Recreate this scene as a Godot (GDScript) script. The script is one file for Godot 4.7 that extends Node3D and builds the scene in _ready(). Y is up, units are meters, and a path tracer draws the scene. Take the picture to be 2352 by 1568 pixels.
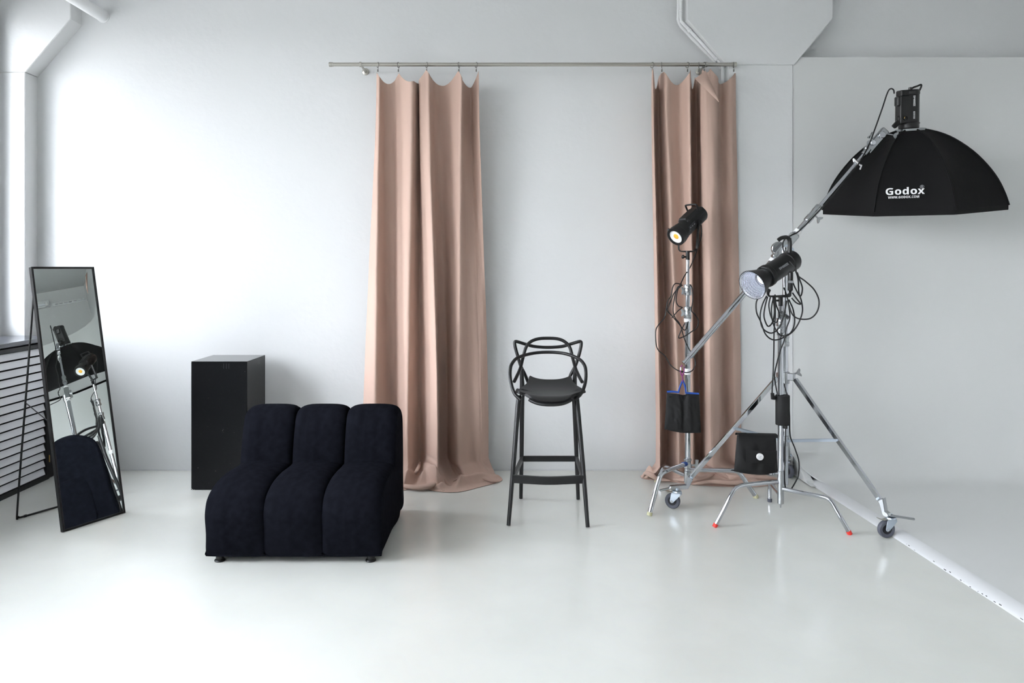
extends Node3D

# ---------------------------------------------------------------- geometry
# Collects triangles (outward = right-handed) and commits them as one mesh.
class Geo:
	var v := PackedVector3Array()
	var uv := PackedVector2Array()
	var g := PackedInt32Array()
	var ng := 0

	func group() -> int:
		ng += 1
		return ng

	func tri(a: Vector3, b: Vector3, c: Vector3, s: int) -> void:
		v.append(a); v.append(b); v.append(c)
		g.append(s)

	func quad(a: Vector3, b: Vector3, c: Vector3, d: Vector3, s: int) -> void:
		tri(a, b, c, s)
		tri(a, c, d, s)

	func fix(from: int) -> void:
		if v.size() <= from:
			return
		var o := v[from]
		var vol := 0.0
		for i in range(from, v.size(), 3):
			vol += (v[i] - o).dot((v[i + 1] - o).cross(v[i + 2] - o))
		if vol < 0.0:
			for i in range(from, v.size(), 3):
				var t := v[i + 1]
				v[i + 1] = v[i + 2]
				v[i + 2] = t

	func fan(ring: PackedVector3Array, s: int, flip: bool) -> void:
		var c := Vector3.ZERO
		for p in ring:
			c += p
		c /= ring.size()
		for j in ring.size():
			var k := (j + 1) % ring.size()
			if flip:
				tri(c, ring[k], ring[j], s)
			else:
				tri(c, ring[j], ring[k], s)

	# rows of points; close_u joins each row, close_v joins last row to first
	func grid(rows: Array, close_u := false, caps := false, close_v := false, fixit := true) -> void:
		var b := v.size()
		var s := group()
		var nr := rows.size()
		for i in (nr if close_v else nr - 1):
			var r0: PackedVector3Array = rows[i]
			var r1: PackedVector3Array = rows[(i + 1) % nr]
			var n := r0.size()
			for j in (n if close_u else n - 1):
				var k := (j + 1) % n
				quad(r0[j], r0[k], r1[k], r1[j], s)
		if caps:
			fan(rows[0], group(), true)
			fan(rows[nr - 1], group(), false)
		if fixit:
			fix(b)

	# a sheet with thickness: front grid, back grid offset along the normals
	func slab(rows: Array, thick: float) -> void:
		var nr := rows.size()
		var n: int = rows[0].size()
		var back := []
		for i in nr:
			var row := PackedVector3Array()
			for j in n:
				var du: Vector3 = rows[i][mini(j + 1, n - 1)] - rows[i][maxi(j - 1, 0)]
				var dv: Vector3 = rows[mini(i + 1, nr - 1)][j] - rows[maxi(i - 1, 0)][j]
				row.append(rows[i][j] + du.cross(dv).normalized() * thick)
			back.append(row)
		var b := v.size()
		var s0 := group()
		var s1 := group()
		var s2 := group()
		for i in nr - 1:
			for j in n - 1:
				quad(rows[i][j], rows[i][j + 1], rows[i + 1][j + 1], rows[i + 1][j], s0)
				quad(back[i][j], back[i + 1][j], back[i + 1][j + 1], back[i][j + 1], s1)
		for i in nr - 1:
			quad(rows[i][0], rows[i + 1][0], back[i + 1][0], back[i][0], s2)
			quad(rows[i][n - 1], back[i][n - 1], back[i + 1][n - 1], rows[i + 1][n - 1], s2)
		for j in n - 1:
			quad(rows[0][j], back[0][j], back[0][j + 1], rows[0][j + 1], s2)
			quad(rows[nr - 1][j], rows[nr - 1][j + 1], back[nr - 1][j + 1], back[nr - 1][j], s2)
		fix(b)

	# swept round (or oval) tube; r is a number or an array along the path
	func tube(path: PackedVector3Array, r, seg := 10, caps := true, closed := false, flat := 1.0, flat_dir := Vector3.UP) -> void:
		var rows := []
		var n := path.size()
		var last_n := Vector3.ZERO
		for i in n:
			var t: Vector3
			if closed:
				t = path[(i + 1) % n] - path[(i - 1 + n) % n]
			else:
				t = path[mini(i + 1, n - 1)] - path[maxi(i - 1, 0)]
			t = t.normalized()
			var nn: Vector3
			if flat != 1.0:
				nn = flat_dir - t * flat_dir.dot(t)
				if nn.length() < 0.05:
					nn = last_n - t * last_n.dot(t)
			elif last_n == Vector3.ZERO:
				nn = (Vector3.UP if absf(t.y) < 0.9 else Vector3.RIGHT).cross(t)
			else:
				nn = last_n - t * last_n.dot(t)
			nn = nn.normalized()
			last_n = nn
			var bb := t.cross(nn)
			var rr: float = r if r is float else r[i]
			var row := PackedVector3Array()
			for j in seg:
				var a := TAU * j / seg
				row.append(path[i] + nn * (cos(a) * rr * flat) + bb * (sin(a) * rr))
			rows.append(row)
		grid(rows, true, caps and not closed, closed)

	# chamfered box
	func rbox(xf: Transform3D, size: Vector3, r: float) -> void:
		var b := v.size()
		var h := size * 0.5
		r = minf(r, minf(h.x, minf(h.y, h.z)) * 0.98)
		var P := {}
		for sx: int in [-1, 1]:
			for sy: int in [-1, 1]:
				for sz: int in [-1, 1]:
					var c := Vector3(sx * h.x, sy * h.y, sz * h.z)
					var i := Vector3(sx, sy, sz) * r
					P[[sx, sy, sz, 0]] = xf * (c - Vector3(0, i.y, i.z))
					P[[sx, sy, sz, 1]] = xf * (c - Vector3(i.x, 0, i.z))
					P[[sx, sy, sz, 2]] = xf * (c - Vector3(i.x, i.y, 0))
		var key := func(ax: int, s: int, u: int, w: int, face: int) -> Vector3:
			var k := [0, 0, 0]
			k[ax] = s
			k[(ax + 1) % 3] = u
			k[(ax + 2) % 3] = w
			return P[[k[0], k[1], k[2], face]]
		for ax in 3:
			for s: int in [-1, 1]:
				var q := [key.call(ax, s, -1, -1, ax), key.call(ax, s, 1, -1, ax), key.call(ax, s, 1, 1, ax), key.call(ax, s, -1, 1, ax)]
				if s < 0:
					q.reverse()
				quad(q[0], q[1], q[2], q[3], -1)
			# edges along axis ax: between faces (ax+1) and (ax+2)
			for u: int in [-1, 1]:
				for w: int in [-1, 1]:
					var f1 := (ax + 1) % 3
					var f2 := (ax + 2) % 3
					var q := [key.call(ax, -1, u, w, f1), key.call(ax, 1, u, w, f1), key.call(ax, 1, u, w, f2), key.call(ax, -1, u, w, f2)]
					if u * w > 0:
						q.reverse()
					quad(q[0], q[1], q[2], q[3], -1)
		for sx: int in [-1, 1]:
			for sy: int in [-1, 1]:
				for sz: int in [-1, 1]:
					var q := [P[[sx, sy, sz, 0]], P[[sx, sy, sz, 1]], P[[sx, sy, sz, 2]]]
					if sx * sy * sz < 0:
						q.reverse()
					tri(q[0], q[1], q[2], -1)
		# the winding of a chamfered box can be checked by its volume
		fix(b)

	func box(lo: Vector3, hi: Vector3, r := 0.0015) -> void:
		rbox(Transform3D(Basis(), (lo + hi) * 0.5), hi - lo, r)

	# beam from a to b, w across (horizontal-ish), h along up
	func bar(a: Vector3, b: Vector3, w: float, h: float, up := Vector3.UP, r := 0.002) -> void:
		var d := (b - a).normalized()
		var s := d.cross(up).normalized()
		var u := s.cross(d).normalized()
		rbox(Transform3D(Basis(d, u, s), (a + b) * 0.5), Vector3(a.distance_to(b), h, w), r)

	# profile points are (radius, height along y of xf)
	func lathe(xf: Transform3D, prof: PackedVector2Array, seg := 24, crease := 35.0) -> void:
		var b := v.size()
		var s := group()
		var rings := []
		for p in prof:
			var row := PackedVector3Array()
			for j in seg:
				var a := TAU * j / seg
				row.append(xf * Vector3(cos(a) * p.x, p.y, sin(a) * p.x))
			rings.append(row)
		for i in prof.size() - 1:
			if i > 0:
				var d0 := prof[i] - prof[i - 1]
				var d1 := prof[i + 1] - prof[i]
				if absf(rad_to_deg(d0.angle_to(d1))) > crease:
					s = group()
			for j in seg:
				var k := (j + 1) % seg
				if prof[i].x > 1e-5:
					tri(rings[i][j], rings[i][k], rings[i + 1][k] if prof[i + 1].x > 1e-5 else rings[i + 1][j], s)
				if prof[i + 1].x > 1e-5:
					tri(rings[i][j], rings[i + 1][k], rings[i + 1][j], s)
		fix(b)

	func cyl(a: Vector3, b: Vector3, r: float, seg := 16, bev := 0.0015, r2 := -1.0) -> void:
		var l := a.distance_to(b)
		if r2 < 0.0:
			r2 = r
		bev = minf(bev, minf(r, r2) * 0.5)
		lathe(Geo.along(a, b), PackedVector2Array([Vector2(0, 0), Vector2(r - bev, 0), Vector2(r, bev), Vector2(r2, l - bev), Vector2(r2 - bev, l), Vector2(0, l)]), seg)

	# frame at a whose y axis points to b
	static func along(a: Vector3, b: Vector3, hint := Vector3.BACK) -> Transform3D:
		var y := (b - a).normalized()
		if absf(y.dot(hint)) > 0.95:
			hint = Vector3.RIGHT
		var x := y.cross(hint).normalized()
		return Transform3D(Basis(x, y, x.cross(y)), a)

	# polygon in xf's xy plane, extruded by depth along z (centred), edges chamfered
	func extr(xf: Transform3D, poly: PackedVector2Array, depth: float, bev := 0.0) -> void:
		var b := v.size()
		var idx := Geometry2D.triangulate_polygon(poly)
		var inner := poly
		if bev > 0.0:
			var off := Geometry2D.offset_polygon(poly, -bev, Geometry2D.JOIN_MITER)
			if off.size() == 1 and off[0].size() == poly.size():
				inner = off[0]
				# rotate so that the nearest corner comes first
				var best := 0
				for i in inner.size():
					if inner[i].distance_to(poly[0]) < inner[best].distance_to(poly[0]):
						best = i
				var rot := PackedVector2Array()
				for i in inner.size():
					rot.append(inner[(i + best) % inner.size()])
				inner = rot
			else:
				bev = 0.0
		idx = Geometry2D.triangulate_polygon(inner)
		var h := depth * 0.5
		for i in range(0, idx.size(), 3):
			var p := [inner[idx[i]], inner[idx[i + 1]], inner[idx[i + 2]]]
			if (p[1] - p[0]).cross(p[2] - p[0]) < 0:
				p.reverse()
			tri(xf * Vector3(p[0].x, p[0].y, h), xf * Vector3(p[1].x, p[1].y, h), xf * Vector3(p[2].x, p[2].y, h), -1)
			tri(xf * Vector3(p[0].x, p[0].y, -h), xf * Vector3(p[2].x, p[2].y, -h), xf * Vector3(p[1].x, p[1].y, -h), -1)
		var ccw := not Geometry2D.is_polygon_clockwise(poly)
		var zs := [h, h - bev, -h + bev, -h] if bev > 0.0 else [h, -h]
		for l in zs.size() - 1:
			var pa := inner if l == 0 else poly
			var pb := inner if l == zs.size() - 2 else poly
			for i in poly.size():
				var k := (i + 1) % poly.size()
				var q := [xf * Vector3(pa[i].x, pa[i].y, zs[l]), xf * Vector3(pb[i].x, pb[i].y, zs[l + 1]), xf * Vector3(pb[k].x, pb[k].y, zs[l + 1]), xf * Vector3(pa[k].x, pa[k].y, zs[l])]
				if not ccw:
					q.reverse()
				quad(q[0], q[1], q[2], q[3], -1)
		fix(b)

	func mesh(origin: Vector3, mat: Material) -> ArrayMesh:
		var st := SurfaceTool.new()
		st.begin(Mesh.PRIMITIVE_TRIANGLES)
		for i in range(0, v.size(), 3):
			st.set_smooth_group(g[i / 3])
			for k: int in [0, 2, 1]:
				if uv.size() == v.size():
					st.set_uv(uv[i + k])
				st.add_vertex(v[i + k] - origin)
		st.generate_normals()
		st.index()
		st.set_material(mat)
		return st.commit()


# smooth curve through points
func spl(p: PackedVector3Array, n := 6, closed := false) -> PackedVector3Array:
	var out := PackedVector3Array()
	var c := p.size()
	for i in (c if closed else c - 1):
		var a := p[(i - 1 + c) % c] if closed or i > 0 else p[0] * 2.0 - p[1]
		var d := p[(i + 2) % c] if closed or i + 2 < c else p[c - 1] * 2.0 - p[c - 2]
		for k in n:
			out.append(p[i].cubic_interpolate(p[(i + 1) % c], a, d, float(k) / n))
	if not closed:
		out.append(p[c - 1])
	return out


func pv(a: Array) -> PackedVector3Array:
	return PackedVector3Array(a)


# ---------------------------------------------------------------- objects
var taken := {}

func numbered(called: String) -> String:
	taken[called] = taken.get(called, -1) + 1
	return called if taken[called] == 0 else "%s_%03d" % [called, taken[called]]


func thing(called: String, label: String, category: String, at: Vector3, group := "") -> Node3D:
	var o := Node3D.new()
	o.name = numbered(called)
	add_child(o, true)
	o.position = at
	o.set_meta("label", label)
	o.set_meta("category", category)
	if group:
		o.set_meta("group", group)
	return o


# a part: mesh in world coordinates, shifted into its parent's frame
func part(called: String, geo: Geo, mat: Material, parent: Node3D, label := "") -> MeshInstance3D:
	var m := MeshInstance3D.new()
	m.name = called
	var o := parent.position
	if parent.get_parent() != self:
		o += (parent.get_parent() as Node3D).position
	m.mesh = geo.mesh(o, mat)
	parent.add_child(m, true)
	if label:
		m.set_meta("label", label)
	return m


# a thing that is one mesh
func solo(called: String, geo: Geo, mat: Material, label: String, category: String, group := "") -> MeshInstance3D:
	var m := MeshInstance3D.new()
	m.name = numbered(called)
	var lo := geo.v[0]
	var c := Vector3.ZERO
	for p in geo.v:
		lo = lo.min(p)
		c += p
	c /= geo.v.size()
	c.y = lo.y
	m.mesh = geo.mesh(c, mat)
	add_child(m, true)
	m.position = c
	m.set_meta("label", label)
	m.set_meta("category", category)
	if group:
		m.set_meta("group", group)
	return m


func struct(called: String, geo: Geo, mat: Material, label := "", category := "wall") -> MeshInstance3D:
	var m := MeshInstance3D.new()
	m.name = called
	m.mesh = geo.mesh(Vector3.ZERO, mat)
	add_child(m, true)
	m.set_meta("kind", "structure")
	m.set_meta("label", label)
	m.set_meta("category", category)
	return m


func lettering(called: String, words: String, height: float, xf: Transform3D, mat: Material, parent: Node3D, wide := 1.0, bold := true) -> MeshInstance3D:
	var f := SystemFont.new()
	f.font_names = PackedStringArray(["Droid Sans"])
	f.font_weight = 700 if bold else 400
	var t := TextMesh.new()
	t.font = f
	t.text = words
	t.font_size = 48
	t.pixel_size = height / 35.0
	t.depth = 0.0015
	t.curve_step = 1.0
	t.material = mat
	var m := MeshInstance3D.new()
	m.name = called
	m.mesh = t
	var o := parent.position
	if parent.get_parent() != self:
		o += (parent.get_parent() as Node3D).position
	xf.basis.x *= wide
	m.transform = Transform3D(xf.basis, xf.origin - o)
	parent.add_child(m, true)
	return m


# ---------------------------------------------------------------- materials
var M := {}

func mat(key: String, c: Color, rough := 0.5, metal := 0.0, spec := 0.5) -> StandardMaterial3D:
	var m := StandardMaterial3D.new()
	m.resource_name = key
	m.albedo_color = c
	m.roughness = rough
	m.metallic = metal
	m.metallic_specular = spec
	M[key] = m
	return m


func noise(size: int, freq: float, octaves := 4, sd := 1, kind := FastNoiseLite.TYPE_SIMPLEX_SMOOTH) -> NoiseTexture2D:
	var n := FastNoiseLite.new()
	n.seed = sd
	n.noise_type = kind
	n.frequency = freq
	n.fractal_octaves = octaves
	var t := NoiseTexture2D.new()
	t.width = size
	t.height = size
	t.seamless = true
	t.noise = n
	return t


func ramped(t: NoiseTexture2D, a: Color, b: Color) -> NoiseTexture2D:
	var r := Gradient.new()
	r.set_color(0, a)
	r.set_color(1, b)
	t.color_ramp = r
	return t


func bump(m: StandardMaterial3D, t: Texture2D, strength: float, scale: float) -> void:
	m.normal_enabled = true
	m.normal_scale = strength
	m.normal_texture = t
	m.uv1_triplanar = true
	m.uv1_world_triplanar = true
	m.uv1_scale = Vector3.ONE * scale


func as_normal(t: NoiseTexture2D, s: float) -> NoiseTexture2D:
	t.as_normal_map = true
	t.bump_strength = s
	return t


func _ready() -> void:
	# camera: level, lens shifted down, as the upright verticals of the photograph imply
	var cam := Camera3D.new()
	cam.name = "camera"
	add_child(cam)
	cam.position = Vector3(0, 1.5, 0)
	cam.set_frustum(0.1 * 1568.0 / 1700.0, Vector2(0.1 * 11.0 / 1700.0, -0.1 * 168.0 / 1700.0), 0.1, 60.0)
	cam.current = true
	# overcast daylight, which enters through the windows of the left wall
	var env := Environment.new()
	env.background_mode = Environment.BG_SKY
	var sm := ProceduralSkyMaterial.new()
	sm.sky_top_color = Color(0.925, 0.945, 0.98)
	sm.sky_horizon_color = Color(0.955, 0.965, 0.98)
	sm.ground_horizon_color = Color(0.62, 0.64, 0.66)
	sm.ground_bottom_color = Color(0.5, 0.5, 0.5)
	sm.sky_energy_multiplier = 1.6
	sm.ground_energy_multiplier = 1.6
	var sky := Sky.new()
	sky.sky_material = sm
	env.sky = sky
	env.ambient_light_source = Environment.AMBIENT_SOURCE_DISABLED
	env.tonemap_mode = Environment.TONE_MAPPER_LINEAR
	env.tonemap_exposure = 9.8
	env.sdfgi_enabled = true
	env.ssao_enabled = true
	env.ssil_enabled = true
	var we := WorldEnvironment.new()
	we.name = "world"
	we.environment = env
	add_child(we)

	make_materials()
	room()
	windows()
	radiator()
	curtain_rod()
	curtains()
	plinth()
	sofa()
	stool()
	mirror()
	boom_stand()
	softbox()
	lamp_stand()
	flash_stand()
	bags()
	cables()
	fittings()


func make_materials() -> void:
	var wall := mat("wall_paint", Color(0.86, 0.865, 0.865), 0.75, 0.0, 0.3)
	bump(wall, as_normal(noise(1024, 0.02, 5, 3), 2.2), 0.35, 0.8)
	var cyc := mat("cyclorama_paint", Color(0.84, 0.845, 0.84), 0.7, 0.0, 0.3)
	bump(cyc, as_normal(noise(512, 0.01, 4, 8), 1.0), 0.15, 0.5)
	mat("white_paint", Color(0.91, 0.915, 0.915), 0.5)
	mat("white_strip", Color(0.83, 0.835, 0.84), 0.45)
	var fl := mat("epoxy_floor", Color(1, 1, 1), 0.2, 0.0, 0.5)
	fl.albedo_texture = ramped(noise(1024, 0.004, 4, 11), Color(0.84, 0.845, 0.822), Color(0.868, 0.872, 0.85))
	bump(fl, as_normal(noise(512, 0.006, 3, 5), 0.6), 0.1, 0.4)
	mat("black_frame", Color(0.035, 0.036, 0.04), 0.45)
	mat("black_plastic", Color(0.03, 0.031, 0.034), 0.42)
	mat("black_cable", Color(0.03, 0.03, 0.033), 0.5)
	mat("black_gloss", Color(0.04, 0.04, 0.045), 0.25)
	mat("stool_plastic", Color(0.055, 0.056, 0.062), 0.42)
	mat("grey_frame", Color(0.28, 0.29, 0.31), 0.4)
	mat("sill_grey", Color(0.28, 0.29, 0.32), 0.12, 0.0, 0.9)
	mat("slat_white", Color(0.93, 0.935, 0.95), 0.45)
	mat("chrome", Color(0.76, 0.77, 0.79), 0.08, 1.0)
	mat("satin_chrome", Color(0.70, 0.71, 0.72), 0.25, 1.0)
	mat("nickel", Color(0.74, 0.73, 0.70), 0.3, 1.0)
	mat("ring_steel", Color(0.5, 0.5, 0.48), 0.35, 1.0)
	mat("dark_wall", Color(0.42, 0.42, 0.42), 0.8)
	mat("zinc", Color(0.75, 0.79, 0.83), 0.35, 1.0)
	mat("rubber_grey", Color(0.33, 0.34, 0.38), 0.6)
	mat("rubber_dark", Color(0.13, 0.13, 0.15), 0.6)
	mat("red_rubber", Color(0.85, 0.2, 0.16), 0.55)
	mat("yellow_rubber", Color(0.75, 0.74, 0.6), 0.55)
	mat("blue_band", Color(0.08, 0.25, 0.55), 0.5)
	mat("white_print", Color(0.9, 0.9, 0.9), 0.6)
	mat("grey_print", Color(0.55, 0.56, 0.57), 0.6)
	mat("mirror_glass", Color(0.90, 0.925, 0.915), 0.0, 1.0)
	mat("bag_black", Color(0.018, 0.018, 0.021), 0.75)
	var sb := mat("softbox_cloth", Color(0.02, 0.021, 0.024), 0.7, 0.0, 0.35)
	bump(sb, as_normal(noise(256, 0.03, 3, 21), 2.0), 0.25, 2.0)
	mat("diffuser", Color(0.9, 0.9, 0.9), 0.8)
	mat("blue_trim", Color(0.09, 0.27, 0.60), 0.6)
	mat("purple_cord", Color(0.5, 0.14, 0.45), 0.5)
	mat("white_plastic", Color(0.9, 0.9, 0.9), 0.4)
	mat("led_yellow", Color(0.95, 0.72, 0.25), 0.4)
	mat("led_white", Color(0.92, 0.92, 0.92), 0.35)
	mat("reflector_silver", Color(0.84, 0.85, 0.88), 0.2, 1.0)
	mat("glass_white", Color(0.92, 0.93, 0.95), 0.25)
	mat("brass", Color(0.8, 0.65, 0.35), 0.35, 1.0)
	var cu := mat("curtain_cloth", Color(0.755, 0.65, 0.595), 0.75, 0.0, 0.3)
	cu.rim_enabled = true
	cu.rim = 0.35
	cu.rim_tint = 0.6
	cu.cull_mode = BaseMaterial3D.CULL_DISABLED
	bump(cu, as_normal(noise(512, 0.25, 2, 31), 1.2), 0.05, 6.0)
	var ve := mat("black_velvet", Color(1, 1, 1), 0.9, 0.0, 0.06)
	var vt := ramped(noise(512, 0.012, 4, 41), Color(0.062, 0.066, 0.086), Color(0.105, 0.11, 0.135))
	ve.albedo_texture = vt
	bump(ve, as_normal(noise(512, 0.2, 3, 42), 1.0), 0.25, 3.0)
	var gl := mat("window_glass", Color(0.95, 0.98, 1.0, 0.06), 0.0)
	gl.transparency = BaseMaterial3D.TRANSPARENCY_ALPHA
	# worn black paint of the plinth: chips, specks and a few scratches of its own
	var im := Image.create(1024, 1024, false, Image.FORMAT_RGB8)
	im.fill(Color(0.075, 0.08, 0.09))
	var rn := RandomNumberGenerator.new()
	rn.seed = 5
	for i in 2600:
		var x := rn.randi_range(0, 1000)
		var y := rn.randi_range(0, 1000)
		var g := rn.randf_range(0.065, 0.1)
		im.fill_rect(Rect2i(x, y, rn.randi_range(2, 12), rn.randi_range(2, 12)), Color(g, g * 1.02, g * 1.1))
	for i in 60:
		var g := rn.randf_range(0.25, 0.7)
		im.fill_rect(Rect2i(rn.randi_range(0, 1020), rn.randi_range(0, 1020), rn.randi_range(1, 4), rn.randi_range(1, 4)), Color(g, g, g))
	for k in 3:
		im.fill_rect(Rect2i(30 + k * 18, 148, 2, 36), Color(0.3, 0.31, 0.33))
	im.fill_rect(Rect2i(0, 132, 1024, 2), Color(0.2, 0.21, 0.22))
	var pl := mat("worn_black_paint", Color(1, 1, 1), 0.22, 0.0, 0.3)
	mat("polished_black_paint", Color(0.08, 0.085, 0.095), 0.12, 0.0, 0.9)
	pl.albedo_texture = ImageTexture.create_from_image(im)
	pl.uv1_triplanar = true


# ---------------------------------------------------------------- room
func room() -> void:
	var g := Geo.new()
	g.box(Vector3(-4.1, -0.25, -5.75), Vector3(5.4, 0, 6.9), 0.0)
	struct("floor", g, M.epoxy_floor, "glossy pale grey poured floor of the studio", "floor")
	g = Geo.new()
	g.box(Vector3(-4.1, 3.95, -5.75), Vector3(5.4, 4.2, 6.9), 0.0)
	struct("ceiling", g, M.wall_paint, "plain white ceiling above the studio", "ceiling")
	g = Geo.new()
	g.box(Vector3(-4.1, 0, -5.75), Vector3(5.4, 3.95, -5.496), 0.0)
	struct("wall_back", g, M.wall_paint, "white plastered back wall behind the curtains", "wall")
	g = Geo.new()
	g.box(Vector3(5.1, 0, -5.496), Vector3(5.4, 3.95, 6.9), 0.0)
	struct("wall_right", g, M.wall_paint, "white wall on the far right side of the studio", "wall")
	g = Geo.new()
	g.box(Vector3(-4.1, 0, 6.6), Vector3(5.1, 3.95, 6.9), 0.0)
	struct("wall_front", g, M.dark_wall, "grey wall behind the photographer", "wall")
	# left wall: spandrel, lintel and piers leave the window openings free
	g = Geo.new()
	g.box(Vector3(-4.1, 0, -5.496), Vector3(-3.70, 0.98, 6.6), 0.0)
	g.box(Vector3(-4.1, 3.3, -5.496), Vector3(-3.70, 3.95, 6.6), 0.0)
	for z: Array in [[-5.496, -5.34], [-4.55, -3.75], [-1.4, -0.3], [1.9, 2.7], [5.2, 6.6]]:
		g.box(Vector3(-4.1, 0.98, z[0]), Vector3(-3.70, 3.3, z[1]), 0.0)
	struct("wall_left", g, M.wall_paint, "white left wall with the tall windows", "wall")
	# thin pale line of paint where the back wall meets the floor
	g = Geo.new()
	g.box(Vector3(-3.48, 0, -5.496), Vector3(1.7, 0.012, -5.490), 0.001)
	struct("baseboard_back", g, M.white_strip, "thin white bead along the foot of the back wall", "baseboard")
	# haunched pillar behind the right curtain
	g = Geo.new()
	var zf := -5.357
	var zb := -5.6
	var xf := Transform3D(Basis(), Vector3(0, 0, (zf + zb) * 0.5))
	g.box(Vector3(1.5976, 0, zb), Vector3(2.0703, 2.9748, zf), 0.006)
	var pillar := struct("pillar", g, M.wall_paint, "white pillar with a flared head at the right end of the curtain rod", "pillar")
	g = Geo.new()
	g.extr(xf, PackedVector2Array([Vector2(1.5819, 2.9748), Vector2(2.0798, 2.9716), Vector2(2.3571, 3.3056), Vector2(2.3571, 3.96), Vector2(1.2983, 3.96), Vector2(1.2983, 3.2993)]), zf - zb + 0.012, 0.006)
	part("haunch", g, M.wall_paint, pillar)
	# haunched half pillar in the left corner
	g = Geo.new()
	g.box(Vector3(-3.9, 0, zb), Vector3(-3.4884, 2.9212, zf), 0.006)
	pillar = struct("pillar_001", g, M.wall_paint, "white pillar in the left corner beside the window", "pillar")
	g = Geo.new()
	g.extr(xf, PackedVector2Array([Vector2(-3.9, 2.9212), Vector2(-3.4821, 2.9212), Vector2(-3.1575, 3.3025), Vector2(-3.1575, 3.96), Vector2(-3.9, 3.96)]), zf - zb + 0.008, 0.005)
	part("haunch", g, M.wall_paint, pillar)
	# cyclorama: floor sweeps up into a back wall and a right wall
	var h := 0.012
	var r := 0.32
	var zw := -5.374
	var xw := 4.9
	var top := 3.0292
	var prof := PackedVector2Array()   # (distance from the wall, height)
	for i in 5:
		prof.append(Vector2(r + 3.0 * (1.0 - i / 4.0) , h))
	for i in range(1, 17):
		var a := PI * 0.5 * i / 16.0
		prof.append(Vector2(r - sin(a) * r, h + r - cos(a) * r))
	prof.append(Vector2(0, 2.0))
	prof.append(Vector2(0, top))
	var rows := []
	for p in prof:
		var row := PackedVector3Array()
		# along the back wall from the free edge, round the corner, along the right wall
		var z := zw + p.x
		var e := 2.198 + clampf((z + 4.8) * 0.042, -0.02, 0.2)
		row.append(Vector3(lerpf(2.04, e, smoothstep(0.0, 0.3, p.x)), p.y, z))
		row.append(Vector3(lerpf(row[0].x, xw - 1.2, 0.5), p.y, z))
		var cr := maxf(1.2 - p.x, 0.02)
		for i in 9:
			var a := PI * 0.5 * i / 8.0
			row.append(Vector3(xw - 1.2 + sin(a) * cr, p.y, zw + 1.2 - cos(a) * cr) if p.x < 1.18 else Vector3(xw - 1.2 + sin(a) * cr, p.y, zw + p.x + 0.02 - cos(a) * cr))
		row.append(Vector3(row[10].x, p.y, 6.5))
		rows.append(row)
	g = Geo.new()
	g.slab(rows, 0.01)
	struct("cyclorama", g, M.cyclorama_paint, "white cyclorama sweeping from the floor up into the right wall", "cyclorama")
	# body of the cyclorama behind the curved skin, seen at its left end
	g = Geo.new()
	var poly := PackedVector2Array([Vector2(5.49, 0)])
	for p in prof:
		if p.x <= r + 0.01:
			poly.append(Vector2(-(zw + p.x) , p.y - (0.002 if p.x > 0.01 else 0.0)))
	poly.append(Vector2(5.49, top))
	g.extr(Transform3D(Basis(Vector3(0, 0, -1), Vector3.UP, Vector3(1, 0, 0)), Vector3(2.0731 + 0.03, 0, 0)), poly, 0.05, 0.0)
	g.box(Vector3(2.0731, top - 0.06, -5.49), Vector3(5.1, top, zw - 0.011), 0.003)
	struct("wall_cyclorama_end", g, M.cyclorama_paint, "white end face of the cyclorama beside the pillar", "wall")
	# bevelled strip along the free edge of the cyclorama floor
	var near := spl(pv([Vector3(2.0988, 0, -5.3015), Vector3(2.1289, 0, -4.731), Vector3(2.1547, 0, -4.1342), Vector3(2.1744, 0, -3.5714), Vector3(2.189, 0, -3.135), Vector3(2.21, 0, -2.0), Vector3(2.24, 0, 1.0), Vector3(2.25, 0, 6.4)]), 6)
	var rows2 := [near, PackedVector3Array(), PackedVector3Array()]
	for p in near:
		rows2[1].append(p + Vector3(0.004, 0.012, 0))
		rows2[2].append(p + Vector3(0.082, 0.019, 0))
	g = Geo.new()
	g.slab(rows2, 0.004)
	var strip := struct("trim_1", g, M.white_strip, "flat white edging strip along the cyclorama floor", "trim")
	g = Geo.new()
	var rn := RandomNumberGenerator.new()
	rn.seed = 3
	for i in range(13, 40):
		if i > near.size() - 4:
			continue
		for q in 4:
			var a := near[i].lerp(near[i + 1], q * 0.25)
			var b := near[i].lerp(near[i + 1], q * 0.25 + 0.25)
			if rn.randf() < 0.35:
				continue
			var off := Vector3(rn.randf_range(-0.003, 0.004), rn.randf_range(0.004, 0.012), 0)
			g.bar(a.lerp(b, rn.randf_range(0, 0.4)) + off, a.lerp(b, rn.randf_range(0.5, 1.0)) + off, rn.randf_range(0.003, 0.005), 0.004)
	var crack := part("edge_crack", g, M.rubber_dark, strip)
	crack.set_meta("kind", "stuff")


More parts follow.
